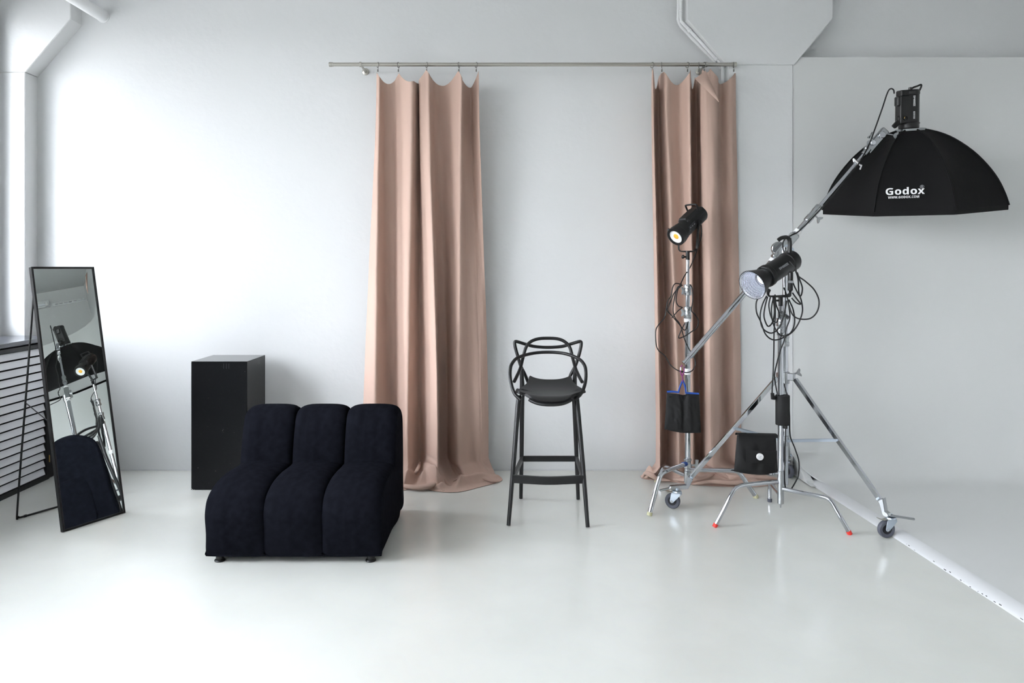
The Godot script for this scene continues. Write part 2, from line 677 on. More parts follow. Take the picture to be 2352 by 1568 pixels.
# ---------------------------------------------------------------- windows
func windows() -> void:
	var n := 1
	for z: Array in [[-5.34, -4.55], [-3.75, -1.4], [-0.3, 1.9], [2.7, 5.2]]:
		var fr := Geo.new()
		var lo := Vector3(-3.70, 1.014, z[0])
		var hi := Vector3(-3.662, 3.34, z[1])
		fr.box(lo, Vector3(hi.x, hi.y, lo.z + 0.07), 0.004)
		fr.box(Vector3(lo.x, lo.y, hi.z - 0.07), hi, 0.004)
		fr.box(Vector3(lo.x, lo.y, lo.z + 0.07), Vector3(hi.x, lo.y + 0.07, hi.z - 0.07), 0.004)
		fr.box(Vector3(lo.x, hi.y - 0.07, lo.z + 0.07), Vector3(hi.x, hi.y, hi.z - 0.07), 0.004)
		var nb := 1 if z[1] - z[0] < 1.0 else (5 if z[1] - z[0] > 3.0 else 3)
		for k in nb - 1:
			var m := lerpf(z[0], z[1], (k + 1.0) / nb)
			fr.box(Vector3(lo.x, lo.y + 0.07, m - 0.03), Vector3(hi.x, hi.y - 0.07, m + 0.03), 0.004)
		var w := struct("window_%d" % n, fr, M.grey_frame, ["dark grey framed window beside the left corner pillar", "dark grey framed window in the middle of the left wall", "dark grey framed window to the left of the photographer", "dark grey framed window behind the photographer"][n - 1], "window")
		for k in nb:
			var p := Geo.new()
			p.box(Vector3(-3.684, lo.y + 0.06, lerpf(z[0], z[1], float(k) / nb) + 0.03), Vector3(-3.678, hi.y - 0.06, lerpf(z[0], z[1], (k + 1.0) / nb) - 0.03), 0.0)
			part("pane", p, M.window_glass, w)
		n += 1
	var s := Geo.new()
	s.box(Vector3(-3.70, 0.985, -5.352), Vector3(-3.245, 1.014, 6.5), 0.003)
	struct("window_sill", s, M.sill_grey, "long dark grey window sill above the slatted cover", "window sill")


func radiator() -> void:
	var x := -3.265
	var z0 := -5.28
	var z1 := -2.6
	var t := thing("radiator_cover", "black framed radiator cover with white slats under the window sill", "radiator cover", Vector3(x, 0, -4.0))
	var g := Geo.new()
	g.box(Vector3(x - 0.03, 0.944, z0), Vector3(x, 0.9735, z1), 0.002)
	g.box(Vector3(x - 0.03, 0.0, z0), Vector3(x, 0.032, z1), 0.002)
	g.box(Vector3(x - 0.03, 0.032, z0), Vector3(x, 0.944, z0 + 0.034), 0.002)
	g.box(Vector3(x - 0.03, 0.032, z1 - 0.034), Vector3(x, 0.944, z1), 0.002)
	part("frame", g, M.black_frame, t)
	g = Geo.new()
	g.box(Vector3(x - 0.11, 0.0, z0), Vector3(x - 0.1, 0.97, z1), 0.001)
	part("back_panel", g, M.black_frame, t)
	g = Geo.new()
	g.box(Vector3(x - 0.42, 0.0, -5.35), Vector3(x - 0.012, 0.98, z0 - 0.002), 0.002)
	part("end_panel", g, M.black_frame, t)
	g = Geo.new()
	for y in [0.78, 0.12]:
		g = Geo.new()
		g.cyl(Vector3(x + 0.002, y, z0 + 0.004), Vector3(x + 0.002, y + 0.05, z0 + 0.004), 0.003, 8, 0.0005)
		part("hinge", g, M.brass, t)
	var n := 16
	var pitch := (0.944 - 0.032) / n
	for i in n:
		g = Geo.new()
		var y := 0.032 + pitch * (i + 0.5)
		var b := Basis(Vector3.BACK, 0.3)
		g.rbox(Transform3D(b, Vector3(x - 0.018, y, (z0 + z1) * 0.5)), Vector3(0.006, pitch * 0.80, z1 - z0 - 0.066), 0.001)
		part("slat", g, M.slat_white, t)
	# the radiator cover's other half stands beyond the photograph's left edge


# ---------------------------------------------------------------- curtain rod and rings
func curtain_rod() -> void:
	var y := 2.959
	var z := -5.3
	var x0 := -1.2502
	var x1 := 1.6149
	var t := thing("curtain_rod", "long brushed steel curtain rod across the back wall", "curtain rod", Vector3((x0 + x1) * 0.5, y, z))
	var g := Geo.new()
	g.cyl(Vector3(x0, y, z), Vector3(x1, y, z), 0.0135, 20)
	part("rod", g, M.nickel, t)
	for s in [[x0, -1.0], [x1, 1.0]]:
		g = Geo.new()
		var o := Transform3D(Basis(Vector3.BACK, -PI * 0.5 * s[1]), Vector3(s[0] - 0.004 * s[1], y, z))
		g.lathe(o, PackedVector2Array([Vector2(0, 0), Vector2(0.0155, 0), Vector2(0.0155, 0.007), Vector2(0.014, 0.009), Vector2(0.0165, 0.011), Vector2(0.0165, 0.028), Vector2(0.015, 0.03), Vector2(0, 0.03)]), 20)
		part("finial", g, M.nickel, t)
	for x in [-1.0506, 1.4248]:
		g = Geo.new()
		var zw := -5.496
		g.lathe(Transform3D(Basis(Vector3.RIGHT, PI * 0.5), Vector3(x, y + 0.0, zw)), PackedVector2Array([Vector2(0, 0), Vector2(0.026, 0), Vector2(0.026, 0.006), Vector2(0.018, 0.011), Vector2(0.012, 0.013), Vector2(0.009, 0.02), Vector2(0.007, 0.19), Vector2(0, 0.19)]), 24)
		g.cyl(Vector3(x - 0.007, y, z), Vector3(x + 0.007, y, z), 0.0185, 20)
		g.cyl(Vector3(x, y - 0.01, z - 0.028), Vector3(x, y + 0.006, z - 0.028), 0.009, 12)
		part("bracket", g, M.nickel, t)


func clip_ring(x: float, tilt: float, label: String, group: String) -> void:
	var y := 2.959
	var z := -5.3
	var o := Vector3(x, y - 0.0045, z)
	var t := thing("curtain_ring", label, "curtain ring", o, group)
	var g := Geo.new()
	var ring := PackedVector3Array()
	var d := Vector3(sin(tilt), 0, cos(tilt))
	for i in 28:
		var a := TAU * i / 28.0
		ring.append(o + d * (sin(a) * 0.0195) + Vector3.UP * (cos(a) * 0.0195))
	g.tube(ring, 0.0021, 8, false, true)
	part("ring", g, M.ring_steel, t)
	g = Geo.new()
	var p := o + Vector3(0, -0.0195, 0)
	g.tube(spl(pv([p + Vector3(0, 0.003, 0), p + Vector3(0.003, -0.004, 0), p + Vector3(0, -0.012, 0)]), 4), 0.0015, 6)
	g.rbox(Transform3D(Basis(), p + Vector3(0, -0.020, 0.002)), Vector3(0.008, 0.018, 0.009), 0.0015)
	part("clip", g, M.ring_steel, t)


# columns: x and z of the cloth at the top and near the floor, left to right
func curtain(called: String, label: String, top: Array, low: Array, rings: Array, dips: Array, hem: PackedVector3Array, folds: Array, sd: int) -> void:
	var n := 10
	var a := PackedVector3Array()
	var b := PackedVector3Array()
	for i in top.size():
		a.append(Vector3(top[i].x, 0, top[i].y))
		b.append(Vector3(low[i].x, 0, low[i].y))
	a = spl(a, n)
	b = spl(b, n)
	var hm := spl(hem, 10)
	var cols := a.size()
	var rows := []
	var y_low := 0.12
	var fn := FastNoiseLite.new()
	fn.seed = sd
	fn.frequency = 1.0
	# top edge hangs in scallops between the rings
	var yt := PackedFloat32Array()
	for j in cols:
		var y := 2.903
		for k in rings.size() - 1:
			if a[j].x >= rings[k] and a[j].x <= rings[k + 1]:
				var s: float = (a[j].x - rings[k]) / (rings[k + 1] - rings[k])
				y = 2.903 - dips[k] * pow(sin(PI * s), 0.85)
		yt.append(y)
	var drop := 44
	for i in drop + 1:
		var v := float(i) / drop
		var row := PackedVector3Array()
		for j in cols:
			var y := lerpf(yt[j], y_low, v)
			var w := clampf((2.9 - y) / 2.5, 0, 1)
			w = lerpf(w, w * w * (3 - 2 * w), 0.5)
			var p := a[j].lerp(b[j], w)
			# near the top edge the cloth sags forward between the rings
			var sag := (2.903 - yt[j]) * exp(-(yt[j] - y) / 0.09)
			p.z += sag * 0.25
			p.x += 0.004 * fn.get_noise_2d(j * 0.03, y * 0.6)
			p.z += 0.012 * fn.get_noise_2d(j * 0.05 + 50.0, y * 0.5)
			p.y = y
			row.append(p)
		rows.append(row)
	# cloth lying on the floor, from the foot of the drop to the hem
	var lay := 26
	var foot: PackedVector3Array = rows[drop]
	for i in range(1, lay + 1):
		var w := float(i) / lay
		var row := PackedVector3Array()
		for j in cols:
			var u := float(j) / (cols - 1)
			var hf := u * (hm.size() - 1)
			var h := hm[int(hf)].lerp(hm[mini(int(hf) + 1, hm.size() - 1)], hf - int(hf))
			var f := Vector3(foot[j].x, 0, foot[j].z)
			var p := f.lerp(h, pow(w, 0.8))
			var y := y_low * pow(1.0 - w, 4.0) * 0.9
			for fo: Array in folds:   # centre u, centre w, width in u, width in w, height, slope of the ridge
				var du: float = u - fo[0] - (w - fo[1]) * fo[5]
				var k := exp(-pow(absf(du) / fo[2], 1.5) - pow((w - fo[1]) / fo[3], 2))
				y += fo[4] * 1.25 * k
				p.z += fo[4] * 0.5 * k
			y += 0.012 * (0.5 + 0.5 * fn.get_noise_2d(u * 9.0, w * 2.2)) * (1.0 - pow(w, 6.0))
			p.x += 0.012 * fn.get_noise_2d(u * 6.0 + 9.0, w * 3.0) * (1.0 - w)
			p.y = maxf(y, 0.0) + 0.004
			row.append(p)
		rows.append(row)
	var g := Geo.new()
	g.slab(rows, 0.0015)
	solo(called, g, M.curtain_cloth, label, "curtain")


func curtains() -> void:
	# left curtain
	var top := [Vector2(-0.9353, -5.3), Vector2(-0.91, -5.28), Vector2(-0.8923, -5.36), Vector2(-0.8213, -5.37), Vector2(-0.787, -5.33), Vector2(-0.6725, -5.22), Vector2(-0.6454, -5.3), Vector2(-0.6286, -5.37), Vector2(-0.6281, -5.26), Vector2(-0.5558, -5.22), Vector2(-0.5446, -5.29), Vector2(-0.5297, -5.36), Vector2(-0.4905, -5.38), Vector2(-0.4107, -5.33), Vector2(-0.323, -5.23), Vector2(-0.3167, -5.33), Vector2(-0.2705, -5.41), Vector2(-0.2459, -5.36), Vector2(-0.2042, -5.26)]
	var low := [Vector2(-1.0378, -5.33), Vector2(-0.9268, -5.2), Vector2(-0.875, -5.37), Vector2(-0.8181, -5.37), Vector2(-0.7609, -5.28), Vector2(-0.7005, -5.2), Vector2(-0.6703, -5.3), Vector2(-0.6349, -5.37), Vector2(-0.5746, -5.28), Vector2(-0.486, -5.1), Vector2(-0.4805, -5.17), Vector2(-0.4869, -5.34), Vector2(-0.4392, -5.41), Vector2(-0.4115, -5.34), Vector2(-0.347, -5.22), Vector2(-0.2712, -5.3), Vector2(-0.203, -5.31), Vector2(-0.1787, -5.33), Vector2(-0.1366, -5.4)]
	var rings := [-0.9353, -0.7794, -0.5736, -0.3461, -0.2058]
	curtain("curtain", "blush pink curtain on the left, pooling on the floor behind the black chair", top, low, rings, [0.07, 0.09, 0.085, 0.09],
		pv([Vector3(-1.1083, 0, -5.1619), Vector3(-0.8936, 0, -4.9805), Vector3(-0.731, 0, -4.9708), Vector3(-0.6089, 0, -5.0495), Vector3(-0.4825, 0, -4.9708), Vector3(-0.335, 0, -4.9515), Vector3(-0.1935, 0, -5.0595), Vector3(-0.0459, 0, -5.2041), Vector3(-0.0405, 0, -5.2905)]),
		[[0.30, 0.35, 0.05, 0.22, 0.07, 0.05], [0.42, 0.5, 0.03, 0.3, 0.06, -0.1], [0.5, 0.25, 0.05, 0.2, 0.09, 0.1], [0.55, 0.7, 0.03, 0.14, 0.045, 0.25], [0.68, 0.62, 0.028, 0.2, 0.05, -0.2], [0.80, 0.45, 0.08, 0.13, 0.04, 0.0], [0.9, 0.7, 0.05, 0.2, 0.025, 0.2]], 4)
	# right curtain
	top = [Vector2(1.0378, -5.33), Vector2(1.0256, -5.22), Vector2(1.0357, -5.24), Vector2(1.0657, -5.36), Vector2(1.1022, -5.4), Vector2(1.1078, -5.32), Vector2(1.1251, -5.24), Vector2(1.2315, -5.3), Vector2(1.2786, -5.2), Vector2(1.3026, -5.26), Vector2(1.3387, -5.38), Vector2(1.3869, -5.42), Vector2(1.3858, -5.33), Vector2(1.3655, -5.24), Vector2(1.404, -5.2), Vector2(1.477, -5.22), Vector2(1.5089, -5.3), Vector2(1.5449, -5.36), Vector2(1.5961, -5.31), Vector2(1.646, -5.33)]
	low = [Vector2(1.0691, -5.33), Vector2(1.0593, -5.16), Vector2(1.0726, -5.18), Vector2(1.1151, -5.34), Vector2(1.1616, -5.41), Vector2(1.182, -5.33), Vector2(1.1998, -5.19), Vector2(1.2631, -5.25), Vector2(1.2955, -5.17), Vector2(1.3223, -5.24), Vector2(1.364, -5.38), Vector2(1.4092, -5.42), Vector2(1.4167, -5.34), Vector2(1.4002, -5.22), Vector2(1.4236, -5.16), Vector2(1.4807, -5.19), Vector2(1.5219, -5.28), Vector2(1.5704, -5.35), Vector2(1.6275, -5.29), Vector2(1.69, -5.34)]
	rings = [1.0319, 1.1068, 1.2938, 1.3749, 1.4248, 1.6368]
	curtain("curtain", "darker blush pink curtain on the right, behind the lamp stands", top, low, rings, [0.11, 0.1, 0.11, 0.03, 0.075],
		pv([Vector3(0.9571, 0, -5.3347), Vector3(0.9742, 0, -5.2577), Vector3(1.1456, 0, -5.1935), Vector3(1.2525, 0, -5.1308), Vector3(1.4222, 0, -5.0898), Vector3(1.5954, 0, -5.0696), Vector3(1.748, 0, -5.0797), Vector3(1.8978, 0, -5.1619), Vector3(1.9525, 0, -5.2686)]),
		[[0.2, 0.4, 0.1, 0.15, 0.05, 0.0], [0.4, 0.55, 0.15, 0.12, 0.05, 0.15], [0.55, 0.35, 0.08, 0.15, 0.07, 0.3], [0.7, 0.6, 0.15, 0.12, 0.045, -0.1], [0.88, 0.4, 0.08, 0.2, 0.05, 0.0], [0.04, 0.5, 0.03, 0.3, 0.07, 0.0]], 9)
	# the folded over corner of the right curtain
	var g := Geo.new()
	var rows := []
	var A := Vector3(1.3757, 2.8697, -5.14)
	var B := Vector3(1.293, 2.805, -5.1)
	var C := Vector3(1.458, 2.646, -5.1)
	for i in 13:
		var row := PackedVector3Array()
		for j in 9:
			var s := i / 12.0
			var q := j / 8.0
			var p := A.lerp(B, q).lerp(C, s)
			p.z += 0.014 * sin(PI * s) * sin(PI * q) + 0.006 * (1.0 - q)
			row.append(p)
		rows.append(row)
	g.slab(rows, 0.002)
	var c2: Node3D = get_node("curtain_001")
	part("folded_corner", g, M.curtain_cloth, c2)
	# rolls of slack cloth along the hems
	var c1: Node3D = get_node("curtain")
	for fold: Array in [
			[c1, 0.02, [Vector3(-0.781, 0.01, -5.1069), Vector3(-0.7118, 0.02, -5.0421), Vector3(-0.6011, 0.025, -4.9851), Vector3(-0.5148, 0.035, -5.001), Vector3(-0.4744, 0.05, -5.072), Vector3(-0.46, 0.075, -5.1108)]],
			[c1, 0.014, [Vector3(-0.697, 0.02, -5.2199), Vector3(-0.6577, 0.05, -5.2004), Vector3(-0.6284, 0.09, -5.2109), Vector3(-0.6261, 0.11, -5.3221)]],
			[c1, 0.016, [Vector3(-0.6264, 0.006, -4.9996), Vector3(-0.5472, 0.018, -5.0287), Vector3(-0.4739, 0.028, -5.035), Vector3(-0.4517, 0.018, -5.0187), Vector3(-0.4234, 0.008, -4.9636)]],
			[c1, 0.015, [Vector3(-0.3776, 0.02, -5.1347), Vector3(-0.3425, 0.03, -5.1526), Vector3(-0.2587, 0.03, -5.1739), Vector3(-0.1677, 0.03, -5.1846), Vector3(-0.1061, 0.02, -5.1557), Vector3(-0.0578, 0.012, -5.173)]],
			[c1, 0.012, [Vector3(-0.4467, 0.005, -4.9639), Vector3(-0.4523, 0.03, -5.0587), Vector3(-0.4431, 0.035, -5.1245), Vector3(-0.4028, 0.02, -5.0726), Vector3(-0.3351, 0.005, -4.9542)]],
			[c2, 0.02, [Vector3(0.956, 0.015, -5.2594), Vector3(0.9841, 0.05, -5.2447), Vector3(1.0144, 0.05, -5.1786), Vector3(1.05, 0.03, -5.1739), Vector3(1.1373, 0.02, -5.1557)]],
			[c2, 0.022, [Vector3(1.1541, 0.03, -5.1632), Vector3(1.2536, 0.035, -5.1351), Vector3(1.3612, 0.045, -5.1424), Vector3(1.4492, 0.06, -5.1864)]],
			[c2, 0.018, [Vector3(1.2724, 0.015, -5.0897), Vector3(1.395, 0.03, -5.1), Vector3(1.5387, 0.03, -5.0793), Vector3(1.695, 0.03, -5.1), Vector3(1.8803, 0.02, -5.1557)]],
			[c2, 0.02, [Vector3(1.5543, 0.06, -5.2532), Vector3(1.5993, 0.05, -5.1786), Vector3(1.6788, 0.045, -5.1424), Vector3(1.806, 0.04, -5.1601), Vector3(1.909, 0.02, -5.2091)]]]:
		var hg := Geo.new()
		var path := spl(pv(fold[2]), 8)
		var rr := PackedFloat32Array()
		for i in path.size():
			rr.append(fold[1] * (0.15 + 0.95 * pow(sin(PI * i / (path.size() - 1.0)), 0.6)))
		hg.tube(path, rr, 12, true, false, 0.75, Vector3.UP)
		part("hem_fold", hg, M.curtain_cloth, fold[0])
	var k := 0
	for x in [-0.9259, -0.7794, -0.5768, -0.3461, -0.2214]:
		clip_ring(x, 0.45 if k % 2 == 0 else -0.25, "%s clip ring from the left holding up the left pink curtain" % ["first", "second", "third", "fourth", "fifth"][k], "clip rings of the left curtain")
		k += 1
	k = 0
	for x in [1.0382, 1.1068, 1.2907, 1.3718, 1.4092, 1.6212]:
		clip_ring(x, 0.45 if k % 2 == 0 else -0.2, "%s clip ring from the left holding up the right pink curtain" % ["first", "second", "third", "fourth", "fifth", "sixth"][k], "clip rings of the right curtain")
		k += 1


# ---------------------------------------------------------------- plinth
func plinth() -> void:
	var g := Geo.new()
	g.box(Vector3(-2.140, 0.0, -5.387), Vector3(-1.761, 0.866, -5.01), 0.003)
	var t := thing("plinth", "tall worn black wooden plinth behind the black chair", "plinth", Vector3(-1.95, 0, -5.2))
	part("body", g, M.worn_black_paint, t)
	g = Geo.new()
	g.box(Vector3(-2.140, 0.866, -5.387), Vector3(-1.761, 0.870, -5.01), 0.0015)
	part("top_board", g, M.polished_black_paint, t)
	g = Geo.new()
	for p in [Vector3(-2.1387, 0.0094, -5.008), Vector3(-2.1299, 0.0035, -5.008), Vector3(-2.1181, 0.0005, -5.008)]:
		g.rbox(Transform3D(Basis(Vector3.BACK, 0.5), p), Vector3(0.009, 0.004, 0.003), 0.001)
	part("chipped_corner", g, M.white_print, t)


# ---------------------------------------------------------------- sofa
# closed side outline (z, y), pushed in towards the channel's edges
func channel(g: Geo, x0: float, x1: float, prof: PackedVector2Array, puff: float, square: float) -> void:
	var n := prof.size()
	var nr := PackedVector2Array()
	var cw := 1.0 if Geometry2D.is_polygon_clockwise(prof) else -1.0
	for i in n:
		var d := (prof[(i + 1) % n] - prof[(i - 1 + n) % n]).normalized()
		nr.append(Vector2(-d.y, d.x) * cw)
	var rows := []
	var steps := 16
	for k in steps + 1:
		var s := -cos(PI * k / steps)
		var inset := puff * (1.0 - pow(maxf(1.0 - pow(absf(s), square), 0.0), 0.5))
		var row := PackedVector3Array()
		for i in n:
			var q := prof[i] - nr[i] * inset * lerpf(0.3, 1.0, smoothstep(0.03, 0.16, prof[i].y))
			row.append(Vector3(lerpf(x0, x1, (s + 1) * 0.5), q.y, q.x))
		rows.append(row)
	g.grid(rows, true, true)


func outline(p: Array, n := 5) -> PackedVector2Array:
	var q := PackedVector3Array()
	for v: Vector2 in p:
		q.append(Vector3(v.x, v.y, 0))
	var out := PackedVector2Array()
	for v in spl(q, n, true):
		out.append(Vector2(v.x, v.y))
	return out


func sofa() -> void:
	var t := thing("lounge_chair", "low armless black velvet chair with three padded channels", "chair", Vector3(-1.09, 0, -4.15))
	var x0 := -1.535
	var x1 := -0.645
	var w := (x1 - x0) / 3.0
	var seat := outline([Vector2(-4.45, 0.035), Vector2(-4.1, 0.035), Vector2(-3.80, 0.035), Vector2(-3.765, 0.05), Vector2(-3.728, 0.2), Vector2(-3.728, 0.275), Vector2(-3.765, 0.345), Vector2(-3.86, 0.392), Vector2(-4.0, 0.412), Vector2(-4.2, 0.405), Vector2(-4.45, 0.39)])
	var back := outline([Vector2(-4.59, 0.04), Vector2(-4.40, 0.04), Vector2(-4.24, 0.05), Vector2(-4.205, 0.2), Vector2(-4.205, 0.36), Vector2(-4.225, 0.48), Vector2(-4.26, 0.60), Vector2(-4.30, 0.665), Vector2(-4.37, 0.692), Vector2(-4.46, 0.682), Vector2(-4.56, 0.61), Vector2(-4.59, 0.45), Vector2(-4.595, 0.25)])
	for k in 3:
		var g := Geo.new()
		channel(g, x0 + w * k - 0.004, x0 + w * (k + 1) + 0.004, seat, 0.045, 2.6)
		part("seat_channel", g, M.black_velvet, t)
	for k in 3:
		var g := Geo.new()
		channel(g, x0 + 0.01 + w * k - 0.004, x0 + 0.004 + w * (k + 1), back, 0.038, 3.6)
		part("backrest_channel", g, M.black_velvet, t)
	# flat upholstered sides and base behind the padding
	var g := Geo.new()
	g.box(Vector3(x0 + 0.05, 0.034, -4.5), Vector3(x1 - 0.05, 0.30, -3.88), 0.01)
	part("base", g, M.black_velvet, t)
	for p: Vector3 in [Vector3(-1.475, 0, -3.80), Vector3(-0.70, 0, -3.80), Vector3(-1.475, 0, -4.48), Vector3(-0.70, 0, -4.48)]:
		g = Geo.new()
		g.lathe(Transform3D(Basis(), p), PackedVector2Array([Vector2(0, 0), Vector2(0.026, 0), Vector2(0.028, 0.004), Vector2(0.026, 0.008), Vector2(0.02, 0.012), Vector2(0.02, 0.045), Vector2(0, 0.045)]), 16)
		part("foot", g, M.black_plastic, t)
	g = Geo.new()
	g.box(Vector3(-0.652, 0.10, -4.50), Vector3(-0.636, 0.16, -4.497), 0.001)
	part("care_tag", g, M.bag_black, t)


# ---------------------------------------------------------------- bar stool
func stool() -> void:
	var t := thing("bar_stool", "black plastic bar stool with a backrest of interwoven loops", "bar stool", Vector3(0.255, 0, -4.55))
	var m: Material = M.stool_plastic
	# seat: shallow shell, dipped in the middle, rising at the back
	var g := Geo.new()
	var rows := []
	var cx := 0.2560
	var zf := -4.345
	var zb := -4.765
	var n := 22
	for i in n + 1:
		var v := float(i) / n
		var z := lerpf(zf, zb, v)
		var hw := lerpf(0.155, 0.215, smoothstep(0.0, 0.3, v)) if v < 0.3 else lerpf(0.215, 0.138, smoothstep(0.3, 1.0, v))
		if v < 0.1:
			hw -= 0.03 * pow(1.0 - v / 0.1, 2)
		var row := PackedVector3Array()
		for j in n + 1:
			var u := lerpf(-1, 1, float(j) / n)
			var y := 0.728 + 0.052 * pow(maxf(v - 0.45, 0) / 0.55, 2.2) + 0.022 * pow(absf(u), 3) - 0.008 * (1 - u * u) * smoothstep(0.0, 0.35, v)
			if v < 0.14:
				y -= 0.022 * pow(1.0 - v / 0.14, 2)
			row.append(Vector3(cx + 0.02 * v + u * hw, y, z - 0.012 * (u * u) * (1.0 if v < 0.5 else -1.5) + (0.03 * u * u * -1.0 if v < 0.1 else 0.0)))
		rows.append(row)
	g.slab(rows, 0.016)
	# rolled rim under the front edge
	var rim := PackedVector3Array()
	for j in n + 1:
		rim.append(rows[0][j] + Vector3(0, -0.006, 0.0))
	g.tube(rim, 0.011, 8)
	part("seat", g, m, t)
	# legs
	var fl := [Vector3(0.0735, 0.7339, -4.46), Vector3(0.0654, 0.679, -4.445), Vector3(0.0386, 0.3587, -4.37), Vector3(0.0076, 0.004, -4.3105)]
	var fr := [Vector3(0.4145, 0.7313, -4.46), Vector3(0.421, 0.679, -4.445), Vector3(0.4437, 0.3613, -4.36), Vector3(0.4659, 0.004, -4.2815)]
	var bl := [Vector3(0.0918, 0.8601, -4.73), Vector3(0.0962, 0.7165, -4.74), Vector3(0.0949, 0.6459, -4.745), Vector3(0.093, 0.3053, -4.79), Vector3(0.0892, 0.004, -4.8167)]
	var br := [Vector3(0.434, 0.8601, -4.73), Vector3(0.4294, 0.7165, -4.74), Vector3(0.4312, 0.6459, -4.745), Vector3(0.4471, 0.3078, -4.78), Vector3(0.4601, 0.004, -4.7985)]
	for l: Array in [fl, fr]:
		g = Geo.new()
		g.tube(spl(pv(l), 6), PackedFloat32Array([0.012, 0.013, 0.014, 0.015, 0.0155, 0.0155, 0.0155, 0.015, 0.015, 0.0145, 0.0145, 0.014, 0.014, 0.0135, 0.013, 0.013, 0.0125, 0.012, 0.012]), 14)
		part("leg", g, m, t)
	for l: Array in [bl, br]:
		g = Geo.new()
		var r := PackedFloat32Array()
		for i in 25:
			r.append(0.016 if i > 6 and i < 10 else lerpf(0.012, 0.018, minf(i / 7.0, 1)) if i <= 6 else lerpf(0.0165, 0.012, (i - 9) / 15.0))
		g.tube(spl(pv(l), 6), r, 14)
		part("leg", g, m, t)
	# low arch that forms the armrests: front legs, round the sides, across the back
	g = Geo.new()
	var arms := [Vector3(0.0806, 0.7148, -4.42), Vector3(0.0419, 0.7514, -4.45), Vector3(0.0199, 0.8224, -4.5), Vector3(0.0187, 0.8797, -4.545), Vector3(0.031, 0.9127, -4.58), Vector3(0.0684, 0.9393, -4.65), Vector3(0.1589, 0.9549, -4.74), Vector3(0.2612, 0.9593, -4.775), Vector3(0.3653, 0.9549, -4.74), Vector3(0.4404, 0.9365, -4.65), Vector3(0.4728, 0.91, -4.58), Vector3(0.482, 0.8697, -4.54), Vector3(0.4738, 0.8012, -4.5), Vector3(0.445, 0.7487, -4.45), Vector3(0.403, 0.7148, -4.42)]
	g.tube(spl(pv(arms), 8), 0.0105, 12)
	part("armrest_loop", g, m, t)
	# tall rounded arch
	g = Geo.new()
	var arch := [Vector3(0.0425, 0.8087, -4.52), Vector3(0.0591, 0.8333, -4.57), Vector3(0.0822, 0.8695, -4.66), Vector3(0.1004, 0.9256, -4.74), Vector3(0.1219, 0.9927, -4.765), Vector3(0.1517, 1.0267, -4.775), Vector3(0.1998, 1.044, -4.785), Vector3(0.262, 1.0478, -4.79), Vector3(0.3265, 1.044, -4.785), Vector3(0.3708, 1.0267, -4.775), Vector3(0.4022, 0.9927, -4.765), Vector3(0.4182, 0.9312, -4.74), Vector3(0.4304, 0.8695, -4.66), Vector3(0.4462, 0.8279, -4.57), Vector3(0.4573, 0.806, -4.52)]
	g.tube(spl(pv(arch), 8), 0.0105, 12)
	part("back_arch", g, m, t)
	# loop with two pointed ears
	g = Geo.new()
	var ears := [Vector3(0.1426, 0.7504, -4.755), Vector3(0.1288, 0.7804, -4.76), Vector3(0.1121, 0.8217, -4.765), Vector3(0.0869, 0.8721, -4.765), Vector3(0.0673, 0.936, -4.77), Vector3(0.052, 0.9916, -4.775), Vector3(0.0478, 1.0192, -4.78), Vector3(0.0548, 1.0276, -4.78), Vector3(0.0759, 1.0234, -4.78), Vector3(0.1212, 1.0083, -4.79), Vector3(0.1779, 0.9932, -4.8), Vector3(0.2629, 0.987, -4.805), Vector3(0.3529, 0.9932, -4.8), Vector3(0.4086, 1.0097, -4.79), Vector3(0.4499, 1.0234, -4.78), Vector3(0.471, 1.0276, -4.78), Vector3(0.478, 1.0192, -4.78), Vector3(0.4747, 0.9888, -4.775), Vector3(0.4602, 0.9332, -4.77), Vector3(0.4373, 0.8693, -4.765), Vector3(0.412, 0.8217, -4.765), Vector3(0.3948, 0.7804, -4.76), Vector3(0.3804, 0.7504, -4.755)]
	g.tube(spl(pv(ears), 8), 0.0105, 12)
	part("eared_loop", g, m, t)
	# footrest: four flat bars
	var q := [Vector3(0.0332, 0.2655, -4.345), Vector3(0.4462, 0.2658, -4.335), Vector3(0.4504, 0.27, -4.785), Vector3(0.0959, 0.2674, -4.795)]
	g = Geo.new()
	var front := spl(pv([q[0], (q[0] + q[1]) * 0.5 + Vector3(0, -0.006, 0.012), q[1]]), 8)
	var strips := [[], [], [], []]
	for p in front:
		var c := [p + Vector3(0, 0.023, 0.009), p + Vector3(0, 0.023, -0.009), p + Vector3(0, -0.023, -0.009), p + Vector3(0, -0.023, 0.009)]
		for k in 4:
			strips[k].append(pv([c[k], c[(k + 1) % 4]]))
	for k in 4:
		g.grid(strips[k], false, false, false, false)
	part("footrest_bar", g, m, t)
	for k: Array in [[1, 2], [2, 3], [3, 0]]:
		g = Geo.new()
		g.bar(q[k[0]], q[k[1]], 0.018, 0.036, Vector3.UP, 0.003)
		part("footrest_bar", g, m, t)


